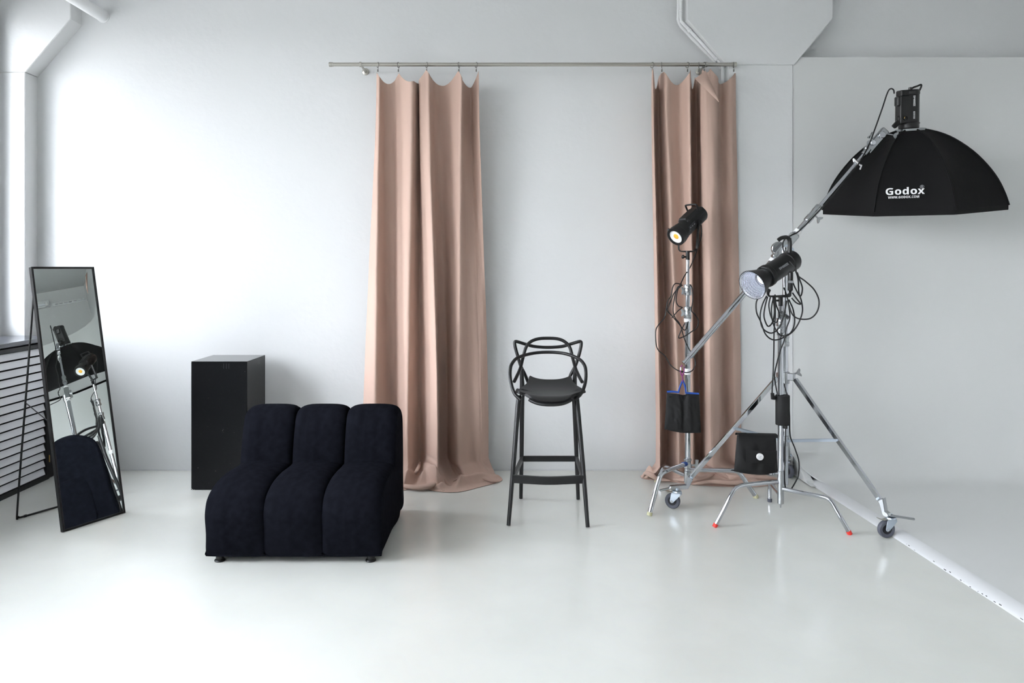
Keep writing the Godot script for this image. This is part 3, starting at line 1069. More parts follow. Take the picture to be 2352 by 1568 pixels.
# ---------------------------------------------------------------- mirror
func mirror() -> void:
	var bl := Vector3(-2.520, 0.002, -4.201)
	var u := Vector3(0.1796, 0, -0.3408)        # along the width
	var v := Vector3(-0.2735, 1.508, -0.142)   # up the leaning side
	var nrm := u.cross(v).normalized()
	if nrm.x < 0:
		nrm = -nrm
	var un := u.normalized()
	var vn := v.normalized()
	var w := u.length()
	var h := v.length()
	var t := thing("floor_mirror", "tall leaning floor mirror with a thin black frame on an easel leg", "mirror", bl + u * 0.5)
	var g := Geo.new()
	var basis := Basis(un, vn, nrm)
	var at := func(a: float, b: float, c: float) -> Vector3: return bl + un * a + vn * b + nrm * c
	var d := 0.026
	g.rbox(Transform3D(basis, at.call(0.006, h * 0.5, -d * 0.5)), Vector3(0.012, h, d), 0.0015)
	g.rbox(Transform3D(basis, at.call(w - 0.006, h * 0.5, -d * 0.5)), Vector3(0.012, h, d), 0.0015)
	g.rbox(Transform3D(basis, at.call(w * 0.5, 0.006, -d * 0.5)), Vector3(w - 0.024, 0.012, d), 0.0015)
	g.rbox(Transform3D(basis, at.call(w * 0.5, h - 0.006, -d * 0.5)), Vector3(w - 0.024, 0.012, d), 0.0015)
	part("frame", g, M.black_frame, t)
	g = Geo.new()
	g.rbox(Transform3D(basis, at.call(w * 0.5, h * 0.5, -0.008)), Vector3(w - 0.022, h - 0.022, 0.005), 0.0)
	part("mirror_pane", g, M.mirror_glass, t)
	g = Geo.new()
	g.rbox(Transform3D(basis, at.call(w * 0.5, h * 0.5, -0.018)), Vector3(w - 0.022, h - 0.022, 0.006), 0.0)
	part("back_board", g, M.black_frame, t)
	# U-shaped rear leg of round bar
	var f0 := Vector3(-2.929, 0.008, -4.419)
	var f1 := f0 + un * (w - 0.03)
	var t0: Vector3 = at.call(0.02, h * 0.93, -d)
	var t1: Vector3 = at.call(w - 0.02, h * 0.93, -d)
	g = Geo.new()
	g.tube(spl(pv([t0, t0.lerp(f0, 0.5), t0.lerp(f0, 0.96), f0 + Vector3(0.004, 0.008, 0) + un * 0.006, f0 + un * 0.035, f0.lerp(f1, 0.5), f1 - un * 0.035, f1 + Vector3(0.004, 0.008, 0) - un * 0.006, t1.lerp(f1, 0.96), t1.lerp(f1, 0.5), t1]), 6), 0.0058, 10)
	part("rear_leg", g, M.black_frame, t)
	for k in [0.14, 0.86]:
		g = Geo.new()
		var p := f0.lerp(f1, k)
		g.cyl(p - un * 0.008, p + un * 0.008, 0.008, 12)
		part("foot_pad", g, M.black_plastic, t)
	for k in 2:
		g = Geo.new()
		var p := t0.lerp(f0, 0.5) if k == 0 else t1.lerp(f1, 0.5)
		g.bar(p, at.call(0.02 if k == 0 else w - 0.02, h * 0.40, -d), 0.003, 0.008)
		part("stay", g, M.black_frame, t)


# ---------------------------------------------------------------- shared pieces of the stands
# collar with a wing knob, axis from a to b
func collar(parent: Node3D, a: Vector3, b: Vector3, r: float, knob: Vector3, m: Material) -> void:
	var g := Geo.new()
	var l := a.distance_to(b)
	g.lathe(Geo.along(a, b), PackedVector2Array([Vector2(0, 0), Vector2(r * 0.92, 0), Vector2(r, 0.003), Vector2(r, l * 0.32), Vector2(r * 0.9, l * 0.36), Vector2(r * 0.9, l * 0.62), Vector2(r, l * 0.66), Vector2(r, l - 0.003), Vector2(r * 0.92, l), Vector2(0, l)]), 24)
	var c := part("collar", g, m, parent)
	if knob != Vector3.ZERO:
		wing_knob(c, (a + b) * 0.5, (a + b) * 0.5 + knob, (b - a).normalized(), M.satin_chrome)


func wing_knob(parent: Node3D, a: Vector3, b: Vector3, up: Vector3, m: Material, s := 1.0) -> void:
	var g := Geo.new()
	g.cyl(a, a.lerp(b, 0.8), 0.005 * s, 10)
	var d := (b - a).normalized()
	var u := (up - d * up.dot(d)).normalized()
	var xf := Transform3D(Basis(d, u, d.cross(u)), b - d * 0.006)
	g.extr(xf, outline([Vector2(-0.008, -0.008), Vector2(0.004, -0.02), Vector2(0.014, -0.026), Vector2(0.016, -0.014), Vector2(0.010, 0.0), Vector2(0.016, 0.014), Vector2(0.014, 0.026), Vector2(0.004, 0.02), Vector2(-0.008, 0.008)], 3), 0.007 * s, 0.0)
	part("wing_knob", g, m, parent)


# swivel caster: contact point on the floor, rolling direction
func caster(parent: Node3D, at: Vector3, roll: Vector3, r: float) -> void:
	roll = roll.normalized()
	var ax := roll.cross(Vector3.UP).normalized()
	var c := at + Vector3.UP * r
	var piv := c - roll * 0.028 + Vector3.UP * (r + 0.014)
	var g := Geo.new()
	var b := Basis(ax, roll, ax.cross(roll))
	# y of the lathe runs along the axle
	g.lathe(Transform3D(Basis(roll, ax, roll.cross(ax)), c - ax * 0.013), PackedVector2Array([Vector2(r * 0.55, 0.002), Vector2(r * 0.62, 0), Vector2(r * 0.9, 0), Vector2(r * 0.98, 0.004), Vector2(r, 0.010), Vector2(r, 0.016), Vector2(r * 0.98, 0.022), Vector2(r * 0.9, 0.026), Vector2(r * 0.62, 0.026), Vector2(r * 0.55, 0.024)]), 36)
	var w := part("wheel", g, M.rubber_grey, parent)
	g = Geo.new()
	g.lathe(Transform3D(Basis(roll, ax, roll.cross(ax)), c - ax * 0.012), PackedVector2Array([Vector2(0, 0.001), Vector2(r * 0.2, 0), Vector2(r * 0.24, 0.003), Vector2(r * 0.5, 0.003), Vector2(r * 0.56, 0), Vector2(r * 0.58, 0.012), Vector2(r * 0.56, 0.024), Vector2(r * 0.5, 0.021), Vector2(r * 0.24, 0.021), Vector2(r * 0.2, 0.024), Vector2(0, 0.023)]), 28)
	part("hub", g, M.rubber_dark, w)
	g = Geo.new()
	for s: float in [-1.0, 1.0]:
		var xf := Transform3D(Basis(roll, Vector3.UP, roll.cross(Vector3.UP)), c + ax * 0.0185 * s)
		g.extr(xf, PackedVector2Array([Vector2(-0.009, -0.006), Vector2(0.0, -0.010), Vector2(0.010, -0.005), Vector2(0.012, 0.005), Vector2(0.004, r + 0.002), Vector2(-0.004, r + 0.008), Vector2(-0.052, r + 0.008), Vector2(-0.054, r - 0.004)]), 0.003, 0.0008)
	g.rbox(Transform3D(Basis(roll, Vector3.UP, roll.cross(Vector3.UP)), c - roll * 0.027 + Vector3.UP * (r + 0.006)), Vector3(0.052, 0.004, 0.04), 0.001)
	g.lathe(Transform3D(Basis(), piv - Vector3.UP * 0.008), PackedVector2Array([Vector2(0, 0), Vector2(0.027, 0), Vector2(0.029, 0.005), Vector2(0.027, 0.012), Vector2(0.012, 0.016), Vector2(0.010, 0.03), Vector2(0, 0.03)]), 22)
	var f := part("fork", g, M.zinc, parent)
	g = Geo.new()
	g.cyl(c - ax * 0.025, c + ax * 0.025, 0.0065, 10, 0.001)
	part("axle_bolt", g, M.satin_chrome, f)
	g = Geo.new()
	var q := c + roll * 0.02 + Vector3.UP * (r + 0.004)
	g.bar(c - roll * 0.01 + Vector3.UP * (r + 0.010), q, 0.03, 0.003)
	g.bar(q, q + roll * 0.028 + Vector3.UP * 0.010, 0.03, 0.003)
	part("brake_lever", g, M.nickel, f)


# ---------------------------------------------------------------- roller stand with the boom arm
func boom_stand() -> void:
	var base := Vector3(1.749, 0, -4.66)
	var t := thing("boom_stand", "large chrome roller stand with a long diagonal boom arm holding the black softbox", "boom stand", base)
	var x := base.x
	var z := base.z
	var g := Geo.new()
	g.cyl(Vector3(x, 0.14, z), Vector3(x, 1.05, z), 0.019, 24)
	part("column", g, M.chrome, t)
	g = Geo.new()
	g.cyl(Vector3(x, 1.04, z), Vector3(x, 1.58, z), 0.0155, 24)
	part("riser", g, M.chrome, t)
	collar(t, Vector3(x, 1.01, z), Vector3(x, 1.09, z), 0.026, Vector3(0.0, 0, -0.05), M.satin_chrome)
	# head block of the legs
	g = Geo.new()
	g.cyl(Vector3(x, 0.775, z), Vector3(x, 0.85, z), 0.028, 24, 0.004)
	for d: Vector3 in [Vector3(-0.045, 0, 0.002), Vector3(0.037, 0, 0.04), Vector3(0.014, 0, -0.048)]:
		g.bar(Vector3(x, 0.822, z) + d * 0.3, Vector3(x, 0.822, z) + d * 1.15, 0.03, 0.045, Vector3.UP, 0.004)
	var head := part("leg_block", g, M.satin_chrome, t)
	wing_knob(head, Vector3(x + 0.03, 0.83, z), Vector3(x + 0.085, 0.845, z + 0.01), Vector3.UP, M.satin_chrome, 1.3)
	# lower sleeve that carries the braces
	g = Geo.new()
	g.cyl(Vector3(x, 0.385, z), Vector3(x, 0.45, z), 0.026, 24, 0.003)
	part("brace_sleeve", g, M.satin_chrome, t)
	var w1 := Vector3(1.0345, 0, -4.6279)
	var w2 := Vector3(2.1117, 0, -4.1262)
	var w3 := Vector3(2.0177, 0, -5.3015)
	var tops := [Vector3(x - 0.05, 0.81, z + 0.003), Vector3(x + 0.045, 0.81, z + 0.05), Vector3(x + 0.017, 0.81, z - 0.058)]
	var i := 0
	for w: Vector3 in [w1, w2, w3]:
		var out := Vector3(w.x - x, 0, w.z - z).normalized()
		var a: Vector3 = tops[i]
		var foot := w + Vector3.UP * 0.165 - out * 0.035
		if i == 0:
			foot = Vector3(1.1439, 0.1873, -4.63)
		elif i == 1:
			foot = Vector3(2.087, 0.2044, -4.14)
		g = Geo.new()
		g.bar(a, foot, 0.022, 0.026, Vector3.UP, 0.002)
		part("leg", g, M.chrome, t)
		# brace from the sleeve to the middle of the leg
		var mid: Vector3 = a.lerp(foot, [0.50, 0.53, 0.5][i])
		var s := Vector3(x, 0.42, z)
		g = Geo.new()
		var side := out.cross(Vector3.UP)
		g.bar(s + out * 0.026 + side * 0.015, mid + side * 0.015, 0.004, 0.016, Vector3.UP, 0.001)
		g.bar(s + out * 0.026 - side * 0.015, mid - side * 0.015, 0.004, 0.016, Vector3.UP, 0.001)
		g.cyl(mid - side * 0.021, mid + side * 0.021, 0.006, 10, 0.001)
		part("brace", g, M.zinc, t)
		# foot bracket and brake lever
		g = Geo.new()
		var d := (foot - a).normalized()
		var xf := Transform3D(Basis(out, Vector3.UP, out.cross(Vector3.UP)), Vector3(w.x, 0.125, w.z) - out * 0.0)
		var k := xf.affine_inverse() * foot
		g.extr(xf, PackedVector2Array([Vector2(k.x - 0.016, k.y - 0.004), Vector2(k.x - 0.002, k.y - 0.03), Vector2(k.x + 0.014, -0.002), Vector2(0.012, -0.008), Vector2(0.024, 0.004), Vector2(0.018, 0.016), Vector2(k.x + 0.028, 0.024), Vector2(k.x + 0.016, k.y + 0.014)]), 0.034, 0.003)
		var br := part("foot_bracket", g, M.satin_chrome, t)
		g = Geo.new()
		g.cyl(foot - d * 0.01 - side * 0.022, foot - d * 0.01 + side * 0.022, 0.007, 12, 0.001)
		part("pivot_bolt", g, M.zinc, br)
		g = Geo.new()
		var q := Vector3(w.x, 0.128, w.z) + out * 0.01
		var tip := q + out * 0.12 + Vector3(0, -0.035, 0)
		if i == 0:
			tip = Vector3(0.9444, 0.12, -4.6)
		elif i == 1:
			tip = Vector3(2.2574, 0.1108, -4.1)
		g.bar(q, tip, 0.014, 0.012, Vector3.UP, 0.003)
		part("foot_lever", g, M.satin_chrome, br)
		caster(t, w, [Vector3(-0.85, 0, -0.5), Vector3(-1, 0, 0.1), Vector3(0.3, 0, 1)][i], 0.048)
		i += 1
	# boom: telescoping tubes on one line through the pivot
	var L := Vector3(1.1061, 0.9103, -4.62)
	var U := Vector3(2.4332, 2.3904, -4.76)
	var ud := (U - L).normalized()
	var len := L.distance_to(U)
	var at := func(s: float) -> Vector3: return L + ud * s
	g = Geo.new()
	g.cyl(at.call(0.05), at.call(len * 0.66), 0.0175, 24)
	part("boom_tube", g, M.chrome, t)
	g = Geo.new()
	g.cyl(L, at.call(0.06), 0.0135, 20)
	g.cyl(at.call(-0.006), at.call(0.004), 0.017, 20)
	part("boom_end", g, M.chrome, t)
	g = Geo.new()
	g.cyl(at.call(len * 0.64), at.call(len * 0.93), 0.0125, 20)
	part("boom_extension", g, M.chrome, t)
	var sd := ud.cross(Vector3.BACK).normalized()   # down-right in the view
	collar(t, at.call(len * 0.60), at.call(len * 0.665), 0.0235, sd * 0.055, M.satin_chrome)
	collar(t, at.call(len * 0.845), at.call(len * 0.86), 0.017, Vector3.ZERO, M.satin_chrome)
	g = Geo.new()
	var hk: Vector3 = at.call(len * 0.852)
	g.tube(spl(pv([hk - sd * 0.03 + Vector3(0.0, -0.012, 0.012), hk - sd * 0.034 + Vector3(0, 0.005, 0.012), hk - sd * 0.014 + Vector3(0, 0, 0.018), hk + sd * 0.02 + Vector3(0, 0, 0.018), hk + sd * 0.034 + Vector3(0.0, 0.008, 0.012), hk + sd * 0.03 + Vector3(-0.006, -0.02, 0.012)]), 5), 0.005, 8)
	part("cable_hook", g, M.white_plastic, t)
	for k in [0.555, 0.43]:
		g = Geo.new()
		g.cyl(at.call(len * k - 0.011), at.call(len * k + 0.011), 0.0195 + 0.003, 20, 0.001)
		part("tape_band", g, M.white_plastic, t)
	# pivot head
	var pv0: Vector3 = at.call(len * 0.497)
	g = Geo.new()
	g.bar(at.call(len * 0.44), at.call(len * 0.545), 0.05, 0.052, sd, 0.006)
	var ph := part("pivot_block", g, M.satin_chrome, t)
	g = Geo.new()
	g.cyl(pv0 + Vector3(0, -0.02, -0.03), pv0 + Vector3(0, -0.02, 0.035), 0.024, 24, 0.003)
	g.cyl(pv0 + Vector3(0.02, -0.03, 0.03), pv0 + Vector3(0.02, -0.03, 0.045), 0.016, 20, 0.003)
	part("pivot_bolt", g, M.zinc, ph)
	g = Geo.new()
	g.cyl(Vector3(1.7279, 1.6244, -4.7), Vector3(1.7334, 1.6252, -4.73) + Vector3(-0.004, 0, 0), 0.045, 30, 0.004)
	part("pivot_disc", g, M.satin_chrome, ph)
	g = Geo.new()
	for p: Vector3 in [Vector3(1.7537, 1.6547, -4.615), Vector3(1.7347, 1.6222, -4.615), Vector3(1.7692, 1.6848, -4.62)]:
		g.cyl(p, p + Vector3(0, 0, 0.006), 0.004, 8, 0.0005)
	part("screw_head", g, M.rubber_dark, ph).set_meta("kind", "stuff")
	g = Geo.new()
	g.cyl(Vector3(x, 1.56, z), Vector3(x, 1.635, z), 0.021, 20, 0.003)
	part("spigot_socket", g, M.satin_chrome, ph)
	# grip head at the upper end
	g = Geo.new()
	g.bar(at.call(len * 0.905), at.call(len * 1.0), 0.032, 0.052, sd, 0.006)
	var gh := part("grip_head", g, M.satin_chrome, t)
	g = Geo.new()
	g.cyl(at.call(len * 0.935) + Vector3(0, 0, -0.02) - sd * 0.02, at.call(len * 0.935) + Vector3(0, 0, 0.03) - sd * 0.012, 0.018, 20, 0.003)
	g.cyl(at.call(len * 0.975) + Vector3(0, 0, -0.024), at.call(len * 0.975) + Vector3(0, 0, 0.028), 0.022, 20, 0.003)
	part("clamp_plate", g, M.chrome, gh)
	g = Geo.new()
	g.cyl(at.call(len * 0.89), at.call(len * 0.915), 0.02, 20, 0.002)
	part("socket", g, M.satin_chrome, gh)
	wing_knob(gh, at.call(len * 0.985), at.call(len * 0.985) + Vector3(0.075, -0.02, 0.02), Vector3.UP, M.satin_chrome, 1.2)
	wing_knob(gh, at.call(len * 0.95), at.call(len * 0.95) - sd * 0.05 + Vector3(0, 0, 0.01), ud, M.satin_chrome, 1.0)


# ---------------------------------------------------------------- softbox and the flash head above it
func softbox() -> void:
	var c := Vector3(2.6742, 1.9168, -4.92)
	var bs := Basis(Vector3.BACK, deg_to_rad(3.2)) * Basis(Vector3.RIGHT, deg_to_rad(7.2))
	var xf := Transform3D(bs, c)
	var t := thing("softbox", "large black octagonal softbox with white lettering, hung from the boom arm", "softbox", c)
	var face := deg_to_rad(116.0)   # one panel faces the photographer
	# rib outline: radius, height above the rim
	var rib := spl(pv([Vector3(0.564, 0, 0), Vector3(0.541, 0.07, 0), Vector3(0.501, 0.16, 0), Vector3(0.441, 0.25, 0), Vector3(0.360, 0.34, 0), Vector3(0.262, 0.418, 0), Vector3(0.18, 0.462, 0), Vector3(0.105, 0.488, 0), Vector3(0.085, 0.492, 0)]), 3)
	var pt := func(a: float, p: Vector3) -> Vector3: return Vector3(cos(a) * p.x, p.y, sin(a) * p.x)
	for k in 8:
		var a0 := face - PI / 8 + k * PI / 4
		var a1 := a0 + PI / 4
		var rows := []
		for i in rib.size():
			var row := PackedVector3Array()
			for j in 9:
				var s := j / 8.0
				var p: Vector3 = pt.call(a0, rib[i]).lerp(pt.call(a1, rib[i]), s)
				var mid := (a0 + a1) * 0.5
				var bow := 4.0 * s * (1 - s)
				p -= Vector3(cos(mid), 0.6, sin(mid)) * bow * 0.018 * sin(PI * i / (rib.size() - 1.0))
				row.append(xf * p)
			rows.append(row)
		var g := Geo.new()
		g.slab(rows, 0.003)
		var pn := part("panel", g, M.softbox_cloth, t)
		# seam along the rib, small end cap at the rim corner
		g = Geo.new()
		var path := PackedVector3Array()
		for p in rib:
			path.append(xf * pt.call(a0, p * 1.003 + Vector3(0.001, 0, 0)))
		g.tube(path, 0.0045, 6)
		part("seam", g, M.softbox_cloth, pn)
		g = Geo.new()
		var e0: Vector3 = xf * pt.call(a0, rib[0] + Vector3(-0.004, -0.012, 0))
		var e1: Vector3 = xf * pt.call(a1, rib[0] + Vector3(-0.004, -0.012, 0))
		g.bar(e0, e1, 0.006, 0.034, bs.y, 0.002)
		part("rim", g, M.softbox_cloth, pn)
	# white front cloth inside the rim
	var g2 := Geo.new()
	var ring := PackedVector3Array()
	var ring2 := PackedVector3Array()
	for k in 8:
		var a := face - PI / 8 + k * PI / 4
		ring.append(xf * pt.call(a, Vector3(0.553, -0.004, 0)))
		ring2.append(xf * pt.call(a, Vector3(0.553, 0.002, 0)))
	g2.grid([ring, ring2], true, true)
	part("front_diffuser", g2, M.diffuser, t)
	# ring that mounts on the flash head
	g2 = Geo.new()
	g2.lathe(Transform3D(bs, xf * Vector3(0, 0.482, 0)), PackedVector2Array([Vector2(0.06, 0), Vector2(0.09, 0), Vector2(0.095, 0.006), Vector2(0.09, 0.02), Vector2(0.072, 0.024), Vector2(0.06, 0.024)]), 30)
	part("mounting_ring", g2, M.satin_chrome, t)
	# lettering lies on the panel that faces the photographer
	var apo := cos(PI / 8)
	var p0 := rib[2]
	var p1 := rib[6]
	var mid_r := p0.lerp(p1, 0.5)
	var out := Vector3(cos(face), 0, sin(face))
	var rt := Vector3(sin(face), 0, -cos(face))
	var up := (Vector3(0, p1.y - p0.y, 0) + out * (p1.x - p0.x) * apo).normalized()
	var nrm := rt.cross(up).normalized()
	var fb := bs * Basis(rt, up, nrm)
	var o := xf * (out * mid_r.x * apo + Vector3(0, mid_r.y, 0))
	o += fb * Vector3(-0.05, 0.012, 0)
	lettering("logo", "Godox", 0.044, Transform3D(fb, o + fb.z * 0.014), M.white_print, t, 1.15)
	lettering("registered_mark", "®", 0.022, Transform3D(fb, o + fb * Vector3(0.092, 0.024, 0.014)), M.grey_print, t, 1.0)
	lettering("web_address", "WWW.GODOX.COM", 0.0145, Transform3D(fb, o + fb * Vector3(-0.006, -0.037, 0.014)), M.white_print, t, 0.92, true)
	# flash head standing upright on the softbox
	var hb := Transform3D(bs, xf * Vector3(-0.012, 0.506, 0))
	var h := thing("studio_flash", "black studio flash head mounted on top of the softbox", "flash head", hb.origin)
	var R := 0.062
	g2 = Geo.new()
	g2.lathe(hb, PackedVector2Array([Vector2(0, 0), Vector2(R * 0.95, 0), Vector2(R, 0.004), Vector2(R, 0.026), Vector2(R * 1.05, 0.028), Vector2(R * 1.05, 0.034), Vector2(R * 0.98, 0.036), Vector2(R * 0.98, 0.215), Vector2(R * 1.02, 0.218), Vector2(R * 1.02, 0.236), Vector2(R * 0.9, 0.246), Vector2(0, 0.246)]), 36)
	part("body", g2, M.black_plastic, h)
	g2 = Geo.new()
	g2.rbox(Transform3D(bs, hb * Vector3(-0.052, 0.12, 0.02)), Vector3(0.066, 0.18, 0.07), 0.006)
	g2.rbox(Transform3D(bs, hb * Vector3(-0.03, 0.225, 0.02)), Vector3(0.10, 0.04, 0.07), 0.006)
	part("control_panel", g2, M.black_plastic, h)
	g2 = Geo.new()
	g2.rbox(Transform3D(bs, hb * Vector3(-0.088, 0.175, 0.03)), Vector3(0.03, 0.062, 0.045), 0.006)
	part("socket", g2, M.black_gloss, h)
	g2 = Geo.new()
	g2.cyl(hb * Vector3(-0.008, 0.24, 0.03), hb * Vector3(-0.008, 0.262, 0.03), 0.011, 14)
	part("knob", g2, M.black_gloss, h)
	g2 = Geo.new()
	g2.tube(spl(pv([hb * Vector3(0.0, 0.243, 0.02), hb * Vector3(0.012, 0.258, 0.02), hb * Vector3(0.045, 0.268, 0.018), hb * Vector3(0.066, 0.275, 0.018), hb * Vector3(0.069, 0.265, 0.018), hb * Vector3(0.06, 0.24, 0.016)]), 5), 0.006, 10)
	part("handle", g2, M.black_plastic, h)
	# tilting bracket and its lock knob
	g2 = Geo.new()
	g2.cyl(hb * Vector3(-0.095, 0.062, 0.03), hb * Vector3(-0.04, 0.062, 0.03), 0.022, 20, 0.004)
	g2.bar(hb * Vector3(-0.062, 0.07, 0.035), hb * Vector3(-0.118, 0.012, 0.035), 0.03, 0.03, Vector3.UP, 0.005)
	part("bracket", g2, M.black_plastic, h)
	g2 = Geo.new()
	g2.cyl(hb * Vector3(-0.055, 0.064, 0.052), hb * Vector3(-0.055, 0.064, 0.066), 0.014, 16, 0.002)
	part("lock_knob", g2, M.black_gloss, h)
	g2 = Geo.new()
	var arc := PackedVector3Array()
	for i in 7:
		var a := PI * 0.65 + i * 0.2
		arc.append(hb * Vector3(-0.055 + cos(a) * 0.010, 0.064 + sin(a) * 0.010, 0.067))
	g2.tube(arc, 0.0012, 6)
	part("yellow_mark", g2, M.brass, h)
	# model and maker's lettering runs down the body
	var lb := bs * Basis(Vector3.BACK, -PI * 0.5)
	var ld := Basis(bs.y, 0.02)
	var pz := ld * (bs * Vector3(0, 0, 1))
	lettering("model_lettering", "DP400III", 0.012, Transform3D(ld * lb, hb * Vector3(0, 0.172, 0) + pz * (R * 0.98 + 0.0005)), M.white_print, h, 1.0)
	lettering("maker_lettering", "GODOX", 0.010, Transform3D(ld * lb, hb * Vector3(0, 0.082, 0) + pz * (R * 0.98 + 0.0005)), M.white_print, h, 1.0)


# ---------------------------------------------------------------- left lamp and its stand
func bent_leg(parent: Node3D, p: Array, r: float, cap: Material) -> void:
	var g := Geo.new()
	var path := spl(pv(p), 6)
	g.tube(path, r, 14)
	part("leg", g, M.chrome, parent)
	g = Geo.new()
	var e: Vector3 = p[p.size() - 1]
	var d: Vector3 = (path[path.size() - 3] - e).normalized()
	g.cyl(e - Vector3(0, 0, 0), e + d * 0.022, r * 1.14, 14, 0.001)
	part("rubber_foot", g, cap, parent)


func lamp_stand() -> void:
	var z := 4.82
	var base := Vector3(1.1947, 0, -4.90)
	var t := thing("lamp_stand", "chrome stand with three bent legs carrying the yellow-faced lamp on the left", "lamp stand", base)
	var x := base.x
	var zz := base.z
	var at := func(py: float) -> Vector3: return Vector3(x, 1.5 + (616.0 - py) * 4.90 / 1700.0, zz)
	var g := Geo.new()
	g.cyl(at.call(1100), at.call(735), 0.018, 24)
	part("column", g, M.chrome, t)
	g = Geo.new()
	g.cyl(at.call(740), at.call(655), 0.0145, 24)
	part("riser", g, M.chrome, t)
	g = Geo.new()
	g.cyl(at.call(675), at.call(590), 0.0115, 24)
	part("upper_riser", g, M.chrome, t)
	collar(t, at.call(678), at.call(653), 0.026, Vector3(-0.036, -0.004, 0.014), M.satin_chrome)
	collar(t, at.call(731), at.call(704), 0.026, Vector3(-0.038, 0.0, 0.014), M.satin_chrome)
	g = Geo.new()
	g.cyl(at.call(739), at.call(730), 0.0235, 24)
	part("white_ring", g, M.white_plastic, t)
	g = Geo.new()
	g.cyl(at.call(860), at.call(846), 0.021, 24, 0.003)
	part("cable_clip", g, M.white_plastic, t)
	# leg hub: rings stacked on the column
	g = Geo.new()
	g.lathe(Transform3D(Basis(), at.call(1108)), PackedVector2Array([Vector2(0, 0), Vector2(0.022, 0), Vector2(0.024, 0.004), Vector2(0.024, 0.075), Vector2(0.020, 0.08), Vector2(0.020, 0.095), Vector2(0.026, 0.1), Vector2(0.026, 0.125), Vector2(0.022, 0.13), Vector2(0.022, 0.142), Vector2(0.0255, 0.146), Vector2(0.0255, 0.158), Vector2(0.02, 0.162), Vector2(0, 0.162)]), 24)
	var hub := part("leg_hub", g, M.satin_chrome, t)
	g = Geo.new()
	g.bar(at.call(1068) + Vector3(0.02, 0, 0.01), at.call(1068) + Vector3(0.05, 0.006, 0.012), 0.012, 0.012)
	g.bar(at.call(1078) + Vector3(0.052, 0.0, 0.014), at.call(1054) + Vector3(0.058, 0.0, 0.014), 0.006, 0.022, Vector3.RIGHT)
	part("lock_lever", g, M.satin_chrome, hub)
	bent_leg(t, [Vector3(1.1803, 0.2166, -4.87), Vector3(1.0897, 0.2259, -4.75), Vector3(0.9931, 0.2445, -4.6), Vector3(0.9485, 0.2326, -4.555), Vector3(0.9267, 0.1914, -4.54), Vector3(0.9013, 0.1201, -4.52), Vector3(0.8609, 0, -4.4894)], 0.0145, M.yellow_rubber)
	bent_leg(t, [Vector3(1.2052, 0.1711, -4.89), Vector3(1.3321, 0.1736, -4.87), Vector3(1.4746, 0.1803, -4.83), Vector3(1.5131, 0.1661, -4.835), Vector3(1.5358, 0.1405, -4.835), Vector3(1.5795, 0.0742, -4.838), Vector3(1.6309, 0, -4.8387)], 0.0145, M.yellow_rubber)
	bent_leg(t, [Vector3(1.1924, 0.1224, -4.92), Vector3(1.1523, 0.1237, -5.01), Vector3(1.113, 0.129, -5.1), Vector3(1.0936, 0.1216, -5.15), Vector3(1.0796, 0.095, -5.17), Vector3(1.0604, 0.0374, -5.18), Vector3(1.0427, 0, -5.1829)], 0.0145, M.yellow_rubber)
	g = Geo.new()
	g.cyl(Vector3(1.1716, 0.2175, -4.858), Vector3(1.1438, 0.22, -4.825), 0.0162, 16)
	part("blue_band", g, M.blue_band, t)
	# ---- lamp
	var d := Vector3(0.63, 0.52, -0.48).normalized()   # from the glass to the back
	var F := Vector3(1.0899, 1.7005, -4.8)
	var l := thing("lamp", "black video lamp with a yellow centre on the slimmer chrome stand", "lamp", F)
	var xf := Geo.along(F, F + d, Vector3.UP)
	var R := 0.0635
	g = Geo.new()
	g.lathe(xf, PackedVector2Array([Vector2(0.046, 0.012), Vector2(0.046, 0.002), Vector2(0.052, 0), Vector2(R, 0.003), Vector2(R * 1.02, 0.03), Vector2(R, 0.045), Vector2(R * 0.93, 0.05), Vector2(R * 0.93, 0.072), Vector2(R * 0.86, 0.076), Vector2(R * 0.86, 0.20), Vector2(R * 0.9, 0.204), Vector2(R * 0.9, 0.30), Vector2(R * 0.82, 0.31), Vector2(0, 0.31)]), 36)
	part("body", g, M.black_plastic, l)
	g = Geo.new()
	g.lathe(xf, PackedVector2Array([Vector2(0.019, 0.010), Vector2(0.046, 0.008), Vector2(0.046, 0.014), Vector2(0, 0.016)]), 32)
	part("white_face", g, M.led_white, l)
	g = Geo.new()
	g.lathe(xf, PackedVector2Array([Vector2(0, 0.0075), Vector2(0.017, 0.0085), Vector2(0.0205, 0.011), Vector2(0, 0.013)]), 28)
	part("yellow_centre", g, M.led_yellow, l)
	# cooling housing, vents and side panels
	var bz := xf.basis
	g = Geo.new()
	var hz := Basis(bz.y.cross(Vector3.UP).normalized(), bz.y, bz.y.cross(Vector3.UP).normalized().cross(bz.y))
	var upn := hz.z
	if upn.y < 0:
		upn = -upn
	var sx := bz.y.cross(upn).normalized()
	if sx.x < 0:
		sx = -sx
	var hb := Basis(sx, bz.y, sx.cross(bz.y))
	g.rbox(Transform3D(hb, F + d * 0.215 + upn * 0.012), Vector3(0.10, 0.19, 0.09), 0.014)
	g.rbox(Transform3D(hb, F + d * 0.19 + upn * 0.055), Vector3(0.07, 0.14, 0.022), 0.008)
	part("housing", g, M.black_plastic, l)
	for k in 2:
		g = Geo.new()
		g.rbox(Transform3D(hb, F + d * (0.13 if k == 0 else 0.265) + sx * 0.0535 + upn * 0.008), Vector3(0.004, 0.075, 0.026), 0.001)
		var pnl := part("side_panel", g, M.rubber_dark, l)
		for q in 3:
			g = Geo.new()
			g.rbox(Transform3D(hb, F + d * ((0.13 if k == 0 else 0.265) - 0.022 + q * 0.022) + sx * 0.0558 + upn * 0.006), Vector3(0.001, 0.012, 0.006), 0.0002)
			part("panel_mark", g, M.grey_print, pnl)
	g = Geo.new()
